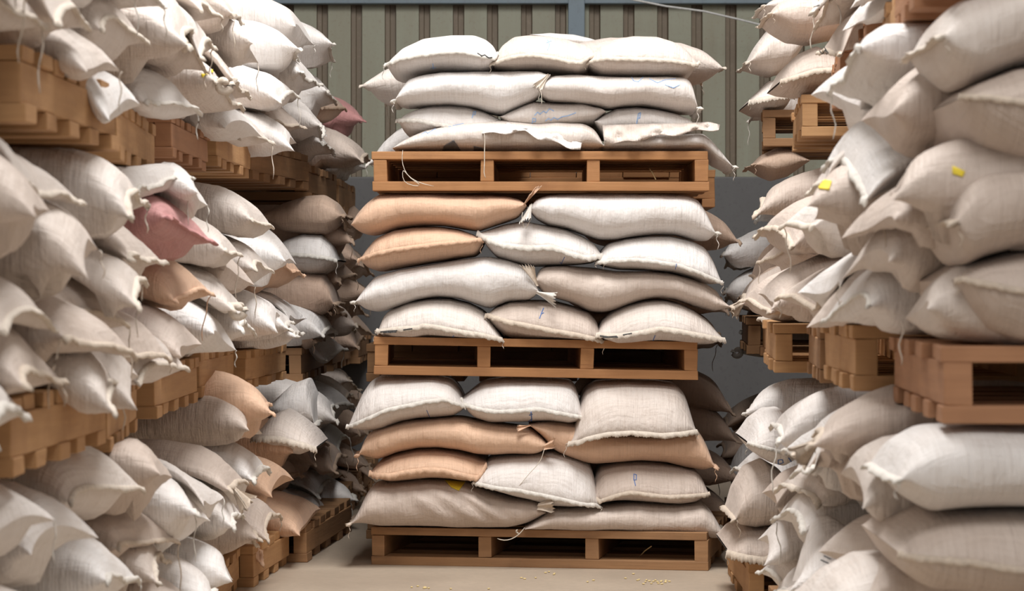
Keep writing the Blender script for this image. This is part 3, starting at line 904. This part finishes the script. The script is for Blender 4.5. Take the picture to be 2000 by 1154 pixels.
M4 = front_sack('grey white sack with slanting pinked hem, central stack, beside the short peach sack', [(705, 290), (760, 270), (830, 245), (930, 228), (1050, 250), (1150, 270), (1230, 305), (1290, 345), (1322, 400)],
    [(705, 290), (740, 360), (790, 415), (860, 440), (960, 460), (1080, 460), (1200, 452), (1290, 440), (1322, 402)], 'w', [(712, 300), (800, 345), (900, 362), (1000, 365), (1070, 360), (1150, 390), (1240, 415), (1315, 405)], **C2, group=gc, Y0=8.79, hemw=.022, zig=.0035)
M5 = front_sack('white sack arching down at right, right of the third row in the middle tier', [(1300, 440), (1320, 380), (1360, 340), (1450, 315), (1560, 303), (1680, 302), (1780, 325), (1850, 360), (1892, 430), (1924, 540)],
    [(1300, 440), (1340, 460), (1420, 475), (1560, 482), (1680, 492), (1780, 517), (1860, 547), (1910, 552), (1924, 542)], 'w', [(1305, 440), (1400, 430), (1500, 428), (1600, 440), (1700, 455), (1800, 490), (1916, 540)], **C2, group=gc, Y0=8.775)
M1 = front_sack('long peach sack with a peach tied mouth, just under the top pallet at left', [(68, 255), (85, 200), (140, 135), (200, 92), (300, 92), (450, 92), (600, 98), (750, 97), (850, 105), (920, 125), (945, 155)],
    [(68, 255), (80, 280), (150, 305), (200, 300), (300, 265), (400, 255), (520, 255), (640, 275), (700, 285), (780, 255), (900, 215), (945, 158)], 'p', **C2, group=gc)
M2 = front_sack('long white sack with a hanging tied mouth, just under the top pallet at right', [(960, 175), (985, 120), (1050, 97), (1200, 90), (1400, 88), (1600, 92), (1750, 96), (1812, 120), (1855, 190), (1890, 295)],
    [(960, 175), (985, 215), (1060, 255), (1150, 270), (1230, 300), (1300, 325), (1400, 328), (1500, 310), (1600, 300), (1700, 300), (1800, 330), (1870, 332), (1890, 300)], 'w', **C2, group=gc, endhem='r')
child_tuft(M1, C2, 928, 158, 985, 80, .026, 'p', 8.79, (1, 0, .5), 1.8)
child_tuft(M2, C2, 968, 150, 938, 232, .024, 'w', 8.775, (1, 0, .2), 1.8)
# --- lower tier
L9 = front_sack('long grey cream sack with slanting folds, lowest left on the floor pallet', [(65, 775), (100, 720), (130, 640), (175, 582), (250, 575), (400, 562), (520, 560), (640, 572), (720, 610), (850, 645), (980, 657), (1030, 690), (1042, 718)],
    [(65, 775), (150, 790), (200, 800), (300, 800), (450, 802), (650, 808), (850, 810), (960, 780), (1020, 745), (1042, 720)], 'b', **C3, group=gc, wr=.008, endhem='l')
L10 = front_sack('long grey beige sack, lowest right on the floor pallet', [(935, 800), (990, 765), (1060, 705), (1180, 700), (1310, 688), (1500, 680), (1700, 682), (1830, 672), (1885, 730), (1940, 835)],
    [(935, 800), (1000, 812), (1150, 820), (1300, 826), (1500, 834), (1700, 846), (1850, 858), (1905, 860), (1940, 840)], 'b', **C3, group=gc, Y0=8.765, endhem='r')
child_tuft(L9, C3, 1000, 690, 1078, 680, .03, 'b', 8.77, (.15, 0, 1), 3, .4)
L6 = front_sack('short peach sack with drooping hem, second row up, left on floor pallet', [(165, 515), (198, 475), (280, 430), (380, 408), (480, 403), (580, 415), (680, 440), (742, 472)],
    [(165, 515), (190, 560), (250, 578), (340, 574), (450, 560), (560, 562), (640, 574), (695, 560), (742, 477)], 'p', [(170, 525), (270, 525), (360, 505), (450, 495), (540, 500), (620, 520), (705, 540)], **C3, group=gc, hemdrop=.9, hemw=.02, zig=.003)
L7 = front_sack('white sack lying askew over the wrinkled one, centre of the floor-pallet stack', [(685, 565), (720, 490), (770, 455), (870, 440), (970, 432), (1070, 425), (1150, 440), (1230, 470), (1275, 500), (1300, 600), (1310, 685)],
    [(685, 565), (730, 600), (800, 625), (880, 650), (970, 672), (1080, 700), (1180, 702), (1260, 695), (1310, 688)], 'w', [(690, 570), (800, 590), (900, 600), (1000, 620), (1100, 640), (1200, 665), (1300, 685)], **C3, group=gc, Y0=8.755)
L8 = front_sack('grey beige sack with blue loop mark, second row up, right on floor pallet', [(1278, 640), (1292, 540), (1330, 500), (1420, 478), (1520, 472), (1620, 480), (1720, 495), (1800, 515), (1838, 560), (1858, 620)],
    [(1278, 640), (1320, 682), (1400, 672), (1500, 674), (1600, 682), (1720, 692), (1800, 684), (1842, 650), (1858, 622)], 'b', [(1285, 668), (1380, 630), (1460, 610), (1540, 620), (1640, 632), (1740, 630), (1854, 625)], **C3, group=gc, Y0=8.775)
L4 = front_sack('long peach sack with a knotted mouth, third row up on the floor pallet', [(105, 430), (130, 340), (200, 300), (330, 265), (450, 255), (600, 245), (700, 265), (850, 290), (960, 300), (1020, 340), (1050, 380)],
    [(105, 430), (140, 450), (200, 463), (300, 425), (400, 405), (500, 402), (600, 415), (700, 440), (780, 442), (880, 434), (980, 438), (1030, 420), (1050, 384)], 'p', **C3, group=gc, endhem='l')
L5 = front_sack('long peach sack behind the big white one, third row up on the floor pallet', [(955, 280), (1000, 270), (1100, 262), (1180, 270), (1350, 320), (1560, 325), (1780, 290), (1825, 330), (1862, 400), (1885, 490)],
    [(955, 280), (1030, 350), (1080, 415), (1150, 450), (1220, 475), (1280, 488), (1400, 480), (1520, 470), (1650, 478), (1750, 505), (1840, 520), (1885, 496)], 'p', **C3, group=gc, Y0=8.80, endhem='r')
child_tuft(L4, C3, 1035, 392, 1082, 372, .02, 'p', 8.785, (.2, 0, 1), 3, .6)
child_tuft(L5, C3, 965, 284, 900, 300, .014, 'p', 8.79, (.1, 0, 1), 3)
L1 = front_sack('white sack with a rising seam, left of the three below the middle pallet', [(50, 285), (72, 220), (110, 130), (150, 70), (210, 38), (350, 33), (480, 36), (560, 60), (602, 110), (634, 190)],
    [(50, 285), (70, 312), (150, 322), (220, 314), (300, 277), (400, 257), (500, 252), (570, 247), (620, 218), (634, 192)], 'w', [(55, 288), (150, 245), (250, 200), (350, 180), (450, 158), (540, 148), (625, 182)], **C3, group=gc, Y0=8.765, hemw=.014)
L2 = front_sack('white sack with a blue scrawl, middle of the three below the middle pallet', [(622, 150), (668, 110), (730, 65), (830, 48), (960, 46), (1100, 53), (1170, 65), (1205, 110), (1218, 200), (1228, 240)],
    [(622, 150), (640, 215), (680, 255), (760, 282), (850, 277), (950, 277), (1060, 272), (1160, 284), (1210, 270), (1228, 242)], 'w', [(630, 175), (720, 200), (800, 210), (900, 205), (1000, 195), (1100, 215), (1222, 240)], **C3, group=gc)
L3 = front_sack('biggest white sack with a low hem, right of the three below the middle pallet', [(1160, 370), (1186, 290), (1215, 180), (1240, 110), (1300, 70), (1450, 62), (1600, 68), (1700, 82), (1750, 130), (1775, 220), (1796, 310)],
    [(1160, 370), (1200, 380), (1350, 347), (1460, 340), (1560, 347), (1640, 364), (1730, 345), (1796, 316)], 'c', [(1165, 370), (1270, 345), (1380, 325), (1500, 315), (1620, 325), (1720, 318), (1790, 310)], **C3, group=gc, Y0=8.75, D=.33, hemw=.018, zig=.003)

# sacks of the stack behind, only their ends and edges peek out
def rear_sack(label, px, py, col, right, Y=10.0, tuftd=None):
    t_ = aisle_sack(FIELDS.setdefault('rear', Field()), [], 'L' if right else 'R', px, py, col, '' if not tuftd else 't', Y, label, 'grain sacks of the stack behind the central one', L=.6)
    return t_
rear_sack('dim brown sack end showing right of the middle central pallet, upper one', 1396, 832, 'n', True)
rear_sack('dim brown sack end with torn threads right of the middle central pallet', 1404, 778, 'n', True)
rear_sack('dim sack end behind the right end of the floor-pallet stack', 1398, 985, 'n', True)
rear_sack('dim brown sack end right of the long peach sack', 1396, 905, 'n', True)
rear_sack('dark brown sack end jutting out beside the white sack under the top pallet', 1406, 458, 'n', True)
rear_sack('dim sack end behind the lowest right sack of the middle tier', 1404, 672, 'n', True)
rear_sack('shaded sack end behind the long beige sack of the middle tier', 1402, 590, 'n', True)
rear_sack('cream sack end hanging behind the topmost right sack', 1369, 165, 'c', True)
rear_sack('small white sack end peeking out left behind the top pallet sacks', 758, 300, 'w', False)
rear_sack('beige tail of a sack hanging behind the long white top sack', 754, 205, 'c', False)
front_sack('white sack top showing behind the topmost middle sack', [(960, 175), (1060, 158), (1180, 165), (1260, 185), (1330, 215)], [(960, 178), (1100, 235), (1240, 240), (1330, 218)], 'w', **C1, Y0=9.75, group='grain sacks of the stack behind the central one')

# near sacks of the first right-hand stack, long sides towards the camera
g2 = 'big near sacks at the right edge'
O = dict(org=(0, 0), k=1.0)
front_sack('big grey white sack lowest at the right edge, below the hemmed one', [(1590, 1200), (1640, 1140), (1700, 1103), (1750, 1098), (1800, 1135), (1850, 1200)], [(1590, 1205), (1700, 1240), (1850, 1205)], 'c', **O, Y0=4.55, group=g2)
front_sack('big beige sack with a straight hem at the lower right corner', [(1758, 1080), (1788, 1045), (1850, 1012), (1900, 1004), (2000, 1001), (2150, 1010), (2250, 1080)], [(1758, 1080), (1780, 1130), (1830, 1165), (2000, 1180), (2180, 1165), (2250, 1082)], 'b', [(1775, 1084), (1880, 1090), (2000, 1108), (2240, 1100)], **O, Y0=4.22, group=g2, hemw=.01)
front_sack('big white sack right below the nearest right pallet', [(1752, 935), (1775, 880), (1830, 842), (1900, 835), (2000, 838), (2200, 845), (2300, 930)], [(1752, 935), (1785, 980), (1830, 1008), (1900, 1002), (2000, 998), (2200, 1000), (2300, 935)], 'w', **O, Y0=4.22, group=g2, endhem='l')
front_sack('big beige sack with a level seam, lowest on the nearest right pallet', [(1868, 548), (1920, 510), (2000, 486), (2100, 485), (2200, 520), (2250, 590)], [(1868, 548), (1890, 610), (1930, 660), (2000, 688), (2120, 690), (2200, 660), (2250, 592)], 'b', [(1872, 545), (1930, 558), (2000, 572), (2245, 592)], **O, Y0=4.23, group=g2, hemw=.008)
front_sack('long beige sack with its hem end left, second lowest at the right edge', [(1862, 432), (1870, 390), (1895, 345), (1935, 325), (2000, 318), (2200, 318), (2300, 420)], [(1862, 434), (1872, 490), (1895, 522), (1935, 502), (2000, 484), (2200, 480), (2300, 422)], 'b', **O, Y0=4.22, group=g2, endhem='l')
front_sack('beige sack with a horizontal seam, second from top at the right edge', [(1876, 190), (1920, 155), (2000, 120), (2100, 110), (2200, 150), (2240, 210)], [(1876, 192), (1890, 240), (1930, 290), (2000, 320), (2120, 322), (2200, 290), (2240, 212)], 'b', [(1878, 190), (1930, 196), (2000, 208), (2235, 215)], **O, Y0=4.2, group=g2, hemw=.008)
front_sack('big pale grey sack at the top right corner', [(1836, 74), (1850, 30), (1890, -10), (2000, -40), (2220, -40), (2320, 60)], [(1836, 76), (1852, 130), (1890, 165), (1935, 150), (2000, 122), (2150, 108), (2320, 62)], 'c', **O, Y0=4.24, group=g2, endhem='l')

# front faces of the sixth left-hand stack, which stands further into the aisle
g3 = 'sacks fronting the sixth stack on the left'
s6 = front_sack('brown tied sack under the upper pallet, left of the long peach sack', [(500, 420), (555, 392), (595, 380), (630, 378), (655, 394), (669, 420)], [(500, 424), (550, 452), (600, 459), (635, 459), (656, 446), (669, 424)], 'n', **O, Y0=9.85, group=g3, endhem='r')
front_sack('grey white sack with a curved hem between two brown sacks on the left', [(500, 500), (555, 465), (590, 452), (625, 455), (646, 478), (657, 507)], [(500, 505), (555, 531), (600, 541), (630, 536), (648, 522), (657, 510)], 'w', [(502, 500), (560, 496), (600, 498), (640, 503), (656, 508)], **O, Y0=9.84, group=g3)
s6b = front_sack('plump brown sack below the curved-hem sack on the left', [(490, 575), (555, 537), (595, 528), (630, 534), (646, 562), (653, 592)], [(490, 580), (545, 609), (590, 621), (615, 620), (640, 609), (653, 595)], 'n', **O, Y0=9.85, group=g3, endhem='r')
front_sack('brown sack lowest on the sixth left middle pallet', [(510, 650), (555, 614), (590, 613), (608, 635), (614, 664)], [(510, 665), (560, 683), (595, 684), (614, 668)], 'n', **O, Y0=9.83, group=g3, endhem='r')
front_sack('domed grey white sack below the sixth left middle pallet', [(520, 795), (565, 752), (597, 740), (611, 775), (615, 826)], [(520, 800), (558, 836), (590, 843), (606, 839), (615, 830)], 'w', **O, Y0=9.35, group=g3, endhem='r')
front_sack('cream sack with a wavy fringed hem, left of the floor-pallet stack', [(490, 850), (528, 812), (545, 806), (575, 825), (602, 850), (617, 873)], [(490, 860), (535, 886), (580, 892), (605, 882), (617, 876)], 'c', [(492, 852), (548, 852), (570, 858), (600, 866), (615, 874)], **O, Y0=8.75, group=g3, hemw=.024, zig=.003)
g4 = 'sacks fronting the far right-hand stacks'
front_sack('beige sack end at the very top, far right beside the sheet wall', [(1492, 12), (1505, 0), (1530, -15), (1565, 0)], [(1492, 15), (1510, 25), (1540, 32), (1565, 12)], 'c', **O, Y0=9.15, group=g4, endhem='l')
front_sack('plump beige sack at top right with its left end tied', [(1505, 28), (1522, 2), (1560, -15), (1620, -15), (1690, 15)], [(1505, 31), (1520, 52), (1550, 72), (1590, 77), (1640, 66), (1690, 25)], 'b', **O, Y0=7.96, group=g4, endhem='l')
front_sack('white sack pointing left towards the sheet wall, below the top right sacks', [(1463, 120), (1480, 85), (1505, 50), (1530, 40), (1570, 65)], [(1463, 124), (1480, 134), (1510, 143), (1545, 132), (1570, 90)], 'c', **O, Y0=9.14, group=g4, endhem='l')
front_sack('grey beige sack with a rising hem on the fifth right upper pallet', [(1527, 156), (1542, 122), (1568, 97), (1600, 82), (1630, 95), (1655, 130)], [(1527, 160), (1545, 169), (1580, 175), (1620, 174), (1655, 150)], 'b', [(1529, 158), (1560, 149), (1590, 140), (1620, 138), (1652, 142)], **O, Y0=7.97, group=g4, hemw=.018)
front_sack('flattish cream sack with a torn hem on the farthest right upper pallet', [(1465, 196), (1483, 176), (1508, 152), (1530, 148), (1550, 180)], [(1465, 199), (1485, 213), (1515, 216), (1540, 207), (1550, 185)], 'c', [(1466, 198), (1490, 194), (1508, 190), (1548, 186)], **O, Y0=9.15, group=g4, hemw=.022, zig=.004)
front_sack('dull brown sack right below the farthest right upper pallet', [(1474, 321), (1492, 300), (1518, 287), (1545, 285), (1580, 312)], [(1474, 324), (1493, 340), (1515, 350), (1545, 342), (1580, 316)], 'n', **O, Y0=9.2, group=g4, endhem='l')
front_sack('tall striped beige sack bulging at lower right, above the lowest hemmed one', [(1435, 1010), (1445, 960), (1466, 920), (1500, 905), (1530, 922), (1560, 965)], [(1435, 1016), (1450, 1031), (1480, 1038), (1515, 1033), (1560, 995)], 'b', **O, Y0=7.70, group=g4, D=.25, endhem='l')
front_sack('white sack with a level seam and blue letter, lower right stacks', [(1462, 863), (1483, 826), (1508, 806), (1535, 803), (1556, 840), (1566, 880)], [(1462, 867), (1480, 890), (1510, 909), (1535, 916), (1556, 902), (1566, 885)], 'w', [(1464, 865), (1500, 874), (1530, 882), (1562, 883)], **O, Y0=7.66, group=g4, hemw=.01)
front_sack('squat beige sack with ragged hem, lowest on the fourth right floor pallet', [(1422, 1073), (1440, 1046), (1460, 1032), (1500, 1030), (1530, 1062)], [(1422, 1078), (1440, 1096), (1470, 1105), (1505, 1104), (1530, 1068)], 'b', [(1424, 1076), (1460, 1083), (1490, 1087), (1528, 1066)], **O, Y0=7.70, group=g4, hemw=.026, zig=.004)
for t_, (x_, y_), d_ in ((s6, (669, 424), (16, 26)), (s6b, (653, 596), (18, 14))):
    a_ = P(x_, y_, 9.9); b__ = P(x_ + d_[0], y_ + d_[1], 10.05)
    tuft(t_, a_ - t_.location, b__ - a_, (b__ - a_).length * .8, .03, HM['n'], (0, 1, .3), 3, .5)

# ---------------------------------------------------------------- marks on the cloth and things stuck to it
bpy.context.view_layer.update()
DG = bpy.context.evaluated_depsgraph_get()
def hit(px, py):
    d = (P(px, py, 1.0) - Vector((0, 0, CAMZ))).normalized()
    ok, loc, nor, idx, ob, m = scene.ray_cast(DG, Vector((0, 0, CAMZ)), d)
    return (loc, nor, ob) if ok else None

def owner(hits):
    n_ = {}
    for h_ in hits:
        if h_ and h_[2].parent is not None and h_[2].parent.name.startswith('grain_sack'):
            n_[h_[2].parent.name] = n_.get(h_[2].parent.name, 0) + 1
    return bpy.data.objects[max(n_, key=n_.get)] if n_ else None

def mark(name, strokes, mat, width=.0016, org=(0, 0), k=1.0):
    """pen or print strokes drawn on the cloth, a thin raised line"""
    H = []
    for st in strokes:
        for (a, b_) in zip(st[:-1], st[1:]):
            n_ = max(3, int(math.hypot(b_[0] - a[0], b_[1] - a[1]) / k * 1.2))
            H += [(hit(org[0] + (a[0] + (b_[0] - a[0]) * i / n_) / k, org[1] + (a[1] + (b_[1] - a[1]) * i / n_) / k), i == n_) for i in range(n_ + 1)]
        H.append((None, True))
    root = owner([h_[0] for h_ in H])
    if root is None: return
    im = root.matrix_world.to_3x3().inverted()
    V, fs = [], []
    for h_, last in H:
        if not h_ or h_[2].parent is not root: continue
        p = im @ (h_[0] - root.matrix_world.translation)
        nn = (im @ h_[1]).normalized()
        e1 = nn.cross(Vector((.577, .577, .577))).normalized(); e2 = nn.cross(e1)
        i0 = len(V); m_ = 8
        for lift in (.0002, .0016):
            for q in range(m_):
                an = 2 * math.pi * q / m_
                V.append(p + (e1 * math.cos(an) + e2 * math.sin(an)) * width + nn * lift)
        fs.append(tuple(range(i0 + m_, i0 + 2 * m_)))
        for q in range(m_): fs.append((i0 + q, i0 + (q + 1) % m_, i0 + m_ + (q + 1) % m_, i0 + m_ + q))
    if V: return mesh_obj(name, V, fs, mat, root, False)

def patch(name, quad, mat, n=16, org=(0, 0), k=1.0):
    """thin dyed patch following the cloth, from four photo corners"""
    H = {}
    for i in range(n):
        for j in range(n):
            a, b_ = i / (n - 1), j / (n - 1)
            x = (quad[0][0] * (1 - b_) + quad[1][0] * b_) * (1 - a) + (quad[3][0] * (1 - b_) + quad[2][0] * b_) * a
            y = (quad[0][1] * (1 - b_) + quad[1][1] * b_) * (1 - a) + (quad[3][1] * (1 - b_) + quad[2][1] * b_) * a
            H[(i, j)] = hit(org[0] + x / k, org[1] + y / k)
    root = owner(H.values())
    if root is None: return
    im = root.matrix_world.to_3x3().inverted()
    V, ok = [], {}
    for ij, h_ in H.items():
        if h_ and h_[2].parent is root and h_[2].name.startswith('woven_bag'):
            ok[ij] = len(V)
            V.append(im @ (h_[0] - root.matrix_world.translation) + (im @ h_[1]).normalized() * .0018)
    fs = []
    for i in range(n - 1):
        for j in range(n - 1):
            c = [(i, j), (i, j + 1), (i + 1, j + 1), (i + 1, j)]
            if all(q in ok for q in c): fs.append(tuple(ok[q] for q in c))
    if fs:
        o = mesh_obj(name, V, fs, mat, root)
        md = o.modifiers.new('thick', 'SOLIDIFY'); md.thickness = .001
        o['label'] = name.replace('_', ' ')
        return o

c1, c2, c3 = ((660, 0), 2.5641), ((660, 340), 2.5641), ((660, 720), 2.5641)
def mk(st, mat, C, w=.0016, name='pen_mark'): return mark(name, st, mat, w, C[0], C[1])
mk([[(1050, 200), (1060, 225), (1050, 250)], [(1045, 215), (1068, 205)]], PALEBLUE, c1)
mk([[(475, 318), (478, 345)], [(465, 340), (490, 338)]], PALEBLUE, c1)
mk([[(700, 268), (720, 280), (735, 276), (755, 290), (770, 288)]], BLACK, c1, .0022, 'stitch_ends')
for st_ in ([(1470, 385), (1480, 405), (1505, 410), (1530, 385), (1500, 374)], [(1560, 395), (1600, 415), (1640, 400), (1690, 395)], [(1640, 425), (1680, 440), (1710, 425)]):
    mk([st_], PALEBLUE, c1)
mk([[(672, 590), (680, 560), (690, 558), (686, 575), (675, 577)]], PALEBLUE, c1, .0018)
for st_ in ([(972, 622), (976, 592), (990, 594), (990, 608), (976, 610)], [(985, 578), (1000, 562), (1012, 572), (1030, 556), (1042, 566), (1060, 545), (1080, 556)], [(1040, 605), (1055, 592), (1066, 602), (1082, 588), (1100, 598), (1120, 585), (1150, 580), (1190, 565)]):
    mk([st_], PALEBLUE, c1)
mk([[(1495, 625), (1505, 570), (1515, 565), (1512, 590), (1500, 595)]], PALEBLUE, c1, .002)
mk([[(555, 635), (600, 625), (650, 615)]], PALEBLUE, c1, .0013)
mk([[(420, 672), (440, 660), (450, 668), (470, 655), (490, 645)]], PALEBLUE, c1, .0013)
patch('grey_print', [(530, 730), (580, 700), (615, 750), (522, 752)], GREYPRINT, 12, *c1)
patch('grey_print', [(680, 730), (720, 738), (735, 752), (680, 752)], GREYPRINT, 8, *c1)
mk([[(1030, 672), (1022, 690), (1010, 722)], [(1020, 700), (1030, 695)]], BLUE, c2, .0018)
mk([[(1588, 808), (1575, 840)]], BLUE, c2, .0018)
mk([[(580, 808), (570, 822)]], BLUE, c2, .0018)
mk([[(1135, 415), (1120, 445)], [(1112, 440), (1120, 450)]], BLUE, c2, .0013)
mk([[(1695, 450), (1690, 475)]], BLUE, c2, .0012)
mk([[(215, 790), (250, 786), (295, 784)], [(230, 794), (290, 790)], [(330, 780), (370, 774)]], BLACK, c2, .0024, 'dark_print')
mk([[(1315, 810), (1350, 815), (1400, 816)], [(1330, 818), (1395, 812)], [(1430, 805), (1470, 798)]], BLACK, c2, .0024, 'dark_print')
mk([[(967, 218), (970, 250), (966, 278)], [(970, 250), (955, 262), (952, 275), (966, 272)], [(960, 232), (972, 228)]], BLUE, c3, .0022)
mk([[(445, 208), (462, 248)]], BLUE, c3, .0012)
mk([[(1482, 528), (1495, 532), (1494, 556), (1482, 558), (1482, 528)], [(1484, 558), (1490, 585)]], BLUE, c3, .0016)
patch('yellow_patch', [(535, 560), (640, 566), (606, 612), (568, 596)], YELLOW, 24, *c3)
patch('yellow_patch', [(393, 146), (420, 131), (421, 138), (396, 152)], YELLOW, 10)
patch('yellow_patch', [(1600, 350), (1625, 355), (1620, 372), (1600, 370)], YELLOW, 8)
patch('yellow_patch', [(1860, 325), (1885, 335), (1880, 346), (1860, 340)], YELLOW, 8)
c0 = ((0, 0), 1.0)
mk([[(1520, 898), (1520, 906), (1530, 903), (1528, 897), (1520, 898)], [(1540, 894), (1545, 901)]], BLUE, c0, .0018)
mk([[(1600, 98), (1606, 105), (1612, 98), (1616, 108)], [(1610, 92), (1618, 104)]], BLACK, c0, .0014)
mk([[(1610, 1086), (1622, 1092)], [(1632, 1072), (1638, 1098)], [(1604, 1094), (1618, 1100)]], GREYPRINT, c0, .0015)
mk([[(1585, 8), (1592, 2)], [(1590, 14), (1600, 10)], [(1600, 18), (1602, 22)]], BLACK, c0, .0014)

# strings that hang in front of the pallets and sacks of the central stack
def hang(t, C, pts, Y, r=.0013):
    off = t.location
    q = [cpos(C, x, y, Y) - off for x, y in pts]
    # smooth
    out = []
    for a_, b_ in zip(q[:-1], q[1:]):
        out += [a_, a_.lerp(b_, .5)]
    out.append(q[-1])
    for _ in range(2):
        out = [out[0]] + [(out[i - 1] + out[i] * 2 + out[i + 1]) / 4 for i in range(1, len(out) - 1)] + [out[-1]]
    return tube('loose_thread', out, r, THREAD, t, 5)
hang(T9, C1, [(732, 665), (738, 700), (732, 760), (736, 820), (728, 870), (740, 890)], 8.765, .0017)
hang(T9, C1, [(325, 752), (318, 800), (330, 850), (360, 895), (410, 920), (415, 935), (340, 925), (320, 890), (325, 840), (340, 870), (390, 915), (480, 932)], 8.785)
hang(T5, C1, [(1005, 430), (1018, 460), (1022, 500), (1020, 525)], 8.76)
hang(M2, C2, [(925, 190), (918, 215), (930, 250), (928, 270)], 8.77)
hang(M2, C2, [(965, 225), (955, 250), (940, 275)], 8.77)
hang(L4, C3, [(1035, 400), (1025, 430), (1015, 470), (960, 520), (930, 560), (905, 588)], 8.75)
hang(L9, C3, [(935, 795), (910, 830), (870, 855), (830, 862), (798, 850)], 8.775, .0018)
hang(L9, C3, [(900, 805), (885, 815), (910, 828)], 8.775, .003)

# straws caught in the pallets, grain spilled on the floor
def straw(label, a, b_, r=.0022):
    o = tube('straw', [a, a.lerp(b_, .5) + Vector((0, 0, .004)), b_], r, hem_mat('straw_yellow', (.62, .47, .24)), None, 6, False)
    o['label'] = label; o['category'] = 'straw'; o['group'] = 'straws caught in the pallets'
straw('stiff straw sticking up inside the right bay of the floor pallet', cpos(C3, 1503, 948, 8.9), cpos(C3, 1570, 888, 8.84))
straw('short wood splinter standing in the right bay of the top pallet', cpos(C1, 1560, 845, 8.9), cpos(C1, 1592, 900, 8.86))
bm = bmesh.new()
spots = [(1040, 1024), (1085, 1028), (935, 1055), (990, 1050), (1250, 1070), (1440, 1052), (1500, 1062), (1540, 1070), (1560, 1066), (1580, 1068), (1600, 1070), (1605, 1078), (1640, 1072), (1660, 1068), (1570, 1078), (1530, 1080), (440, 1100), (455, 1102), (400, 1092), (565, 1105), (755, 1105), (1620, 1066), (1590, 1062), (1280, 1062), (1480, 1030), (1150, 970), (1210, 975), (1630, 985), (1670, 985)]
for (x, y) in spots:
    px_, py_ = 660 + x / 2.5641, 720 + y / 2.5641
    if py_ < 1110: continue
    Yf = CAMZ * F / (py_ - PY)
    p = P(px_, py_, Yf)
    for q in range(rnd.randint(1, 2)):
        b_ = bmesh.ops.create_icosphere(bm, subdivisions=2, radius=.0042)
        off = Vector((p.x + rnd.uniform(-.02, .02) * q, p.y + rnd.uniform(-.03, .03) * q, .0026))
        an = rnd.uniform(0, 3.14)
        for v in b_['verts']:
            v.co = Matrix.Rotation(an, 3, 'Z') @ Vector((v.co.x * 1.35, v.co.y * .95, v.co.z * .62)) + off
me = bpy.data.meshes.new('spilled_grain'); bm.to_mesh(me); bm.free()
me.materials.append(hem_mat('grain_yellow', (.78, .62, .30)))
o = bpy.data.objects.new('spilled_grain', me); COL.objects.link(o)
o['kind'] = 'stuff'; o['label'] = 'pale yellow grain spilled on the concrete in front of the floor pallet'; o['category'] = 'grain'
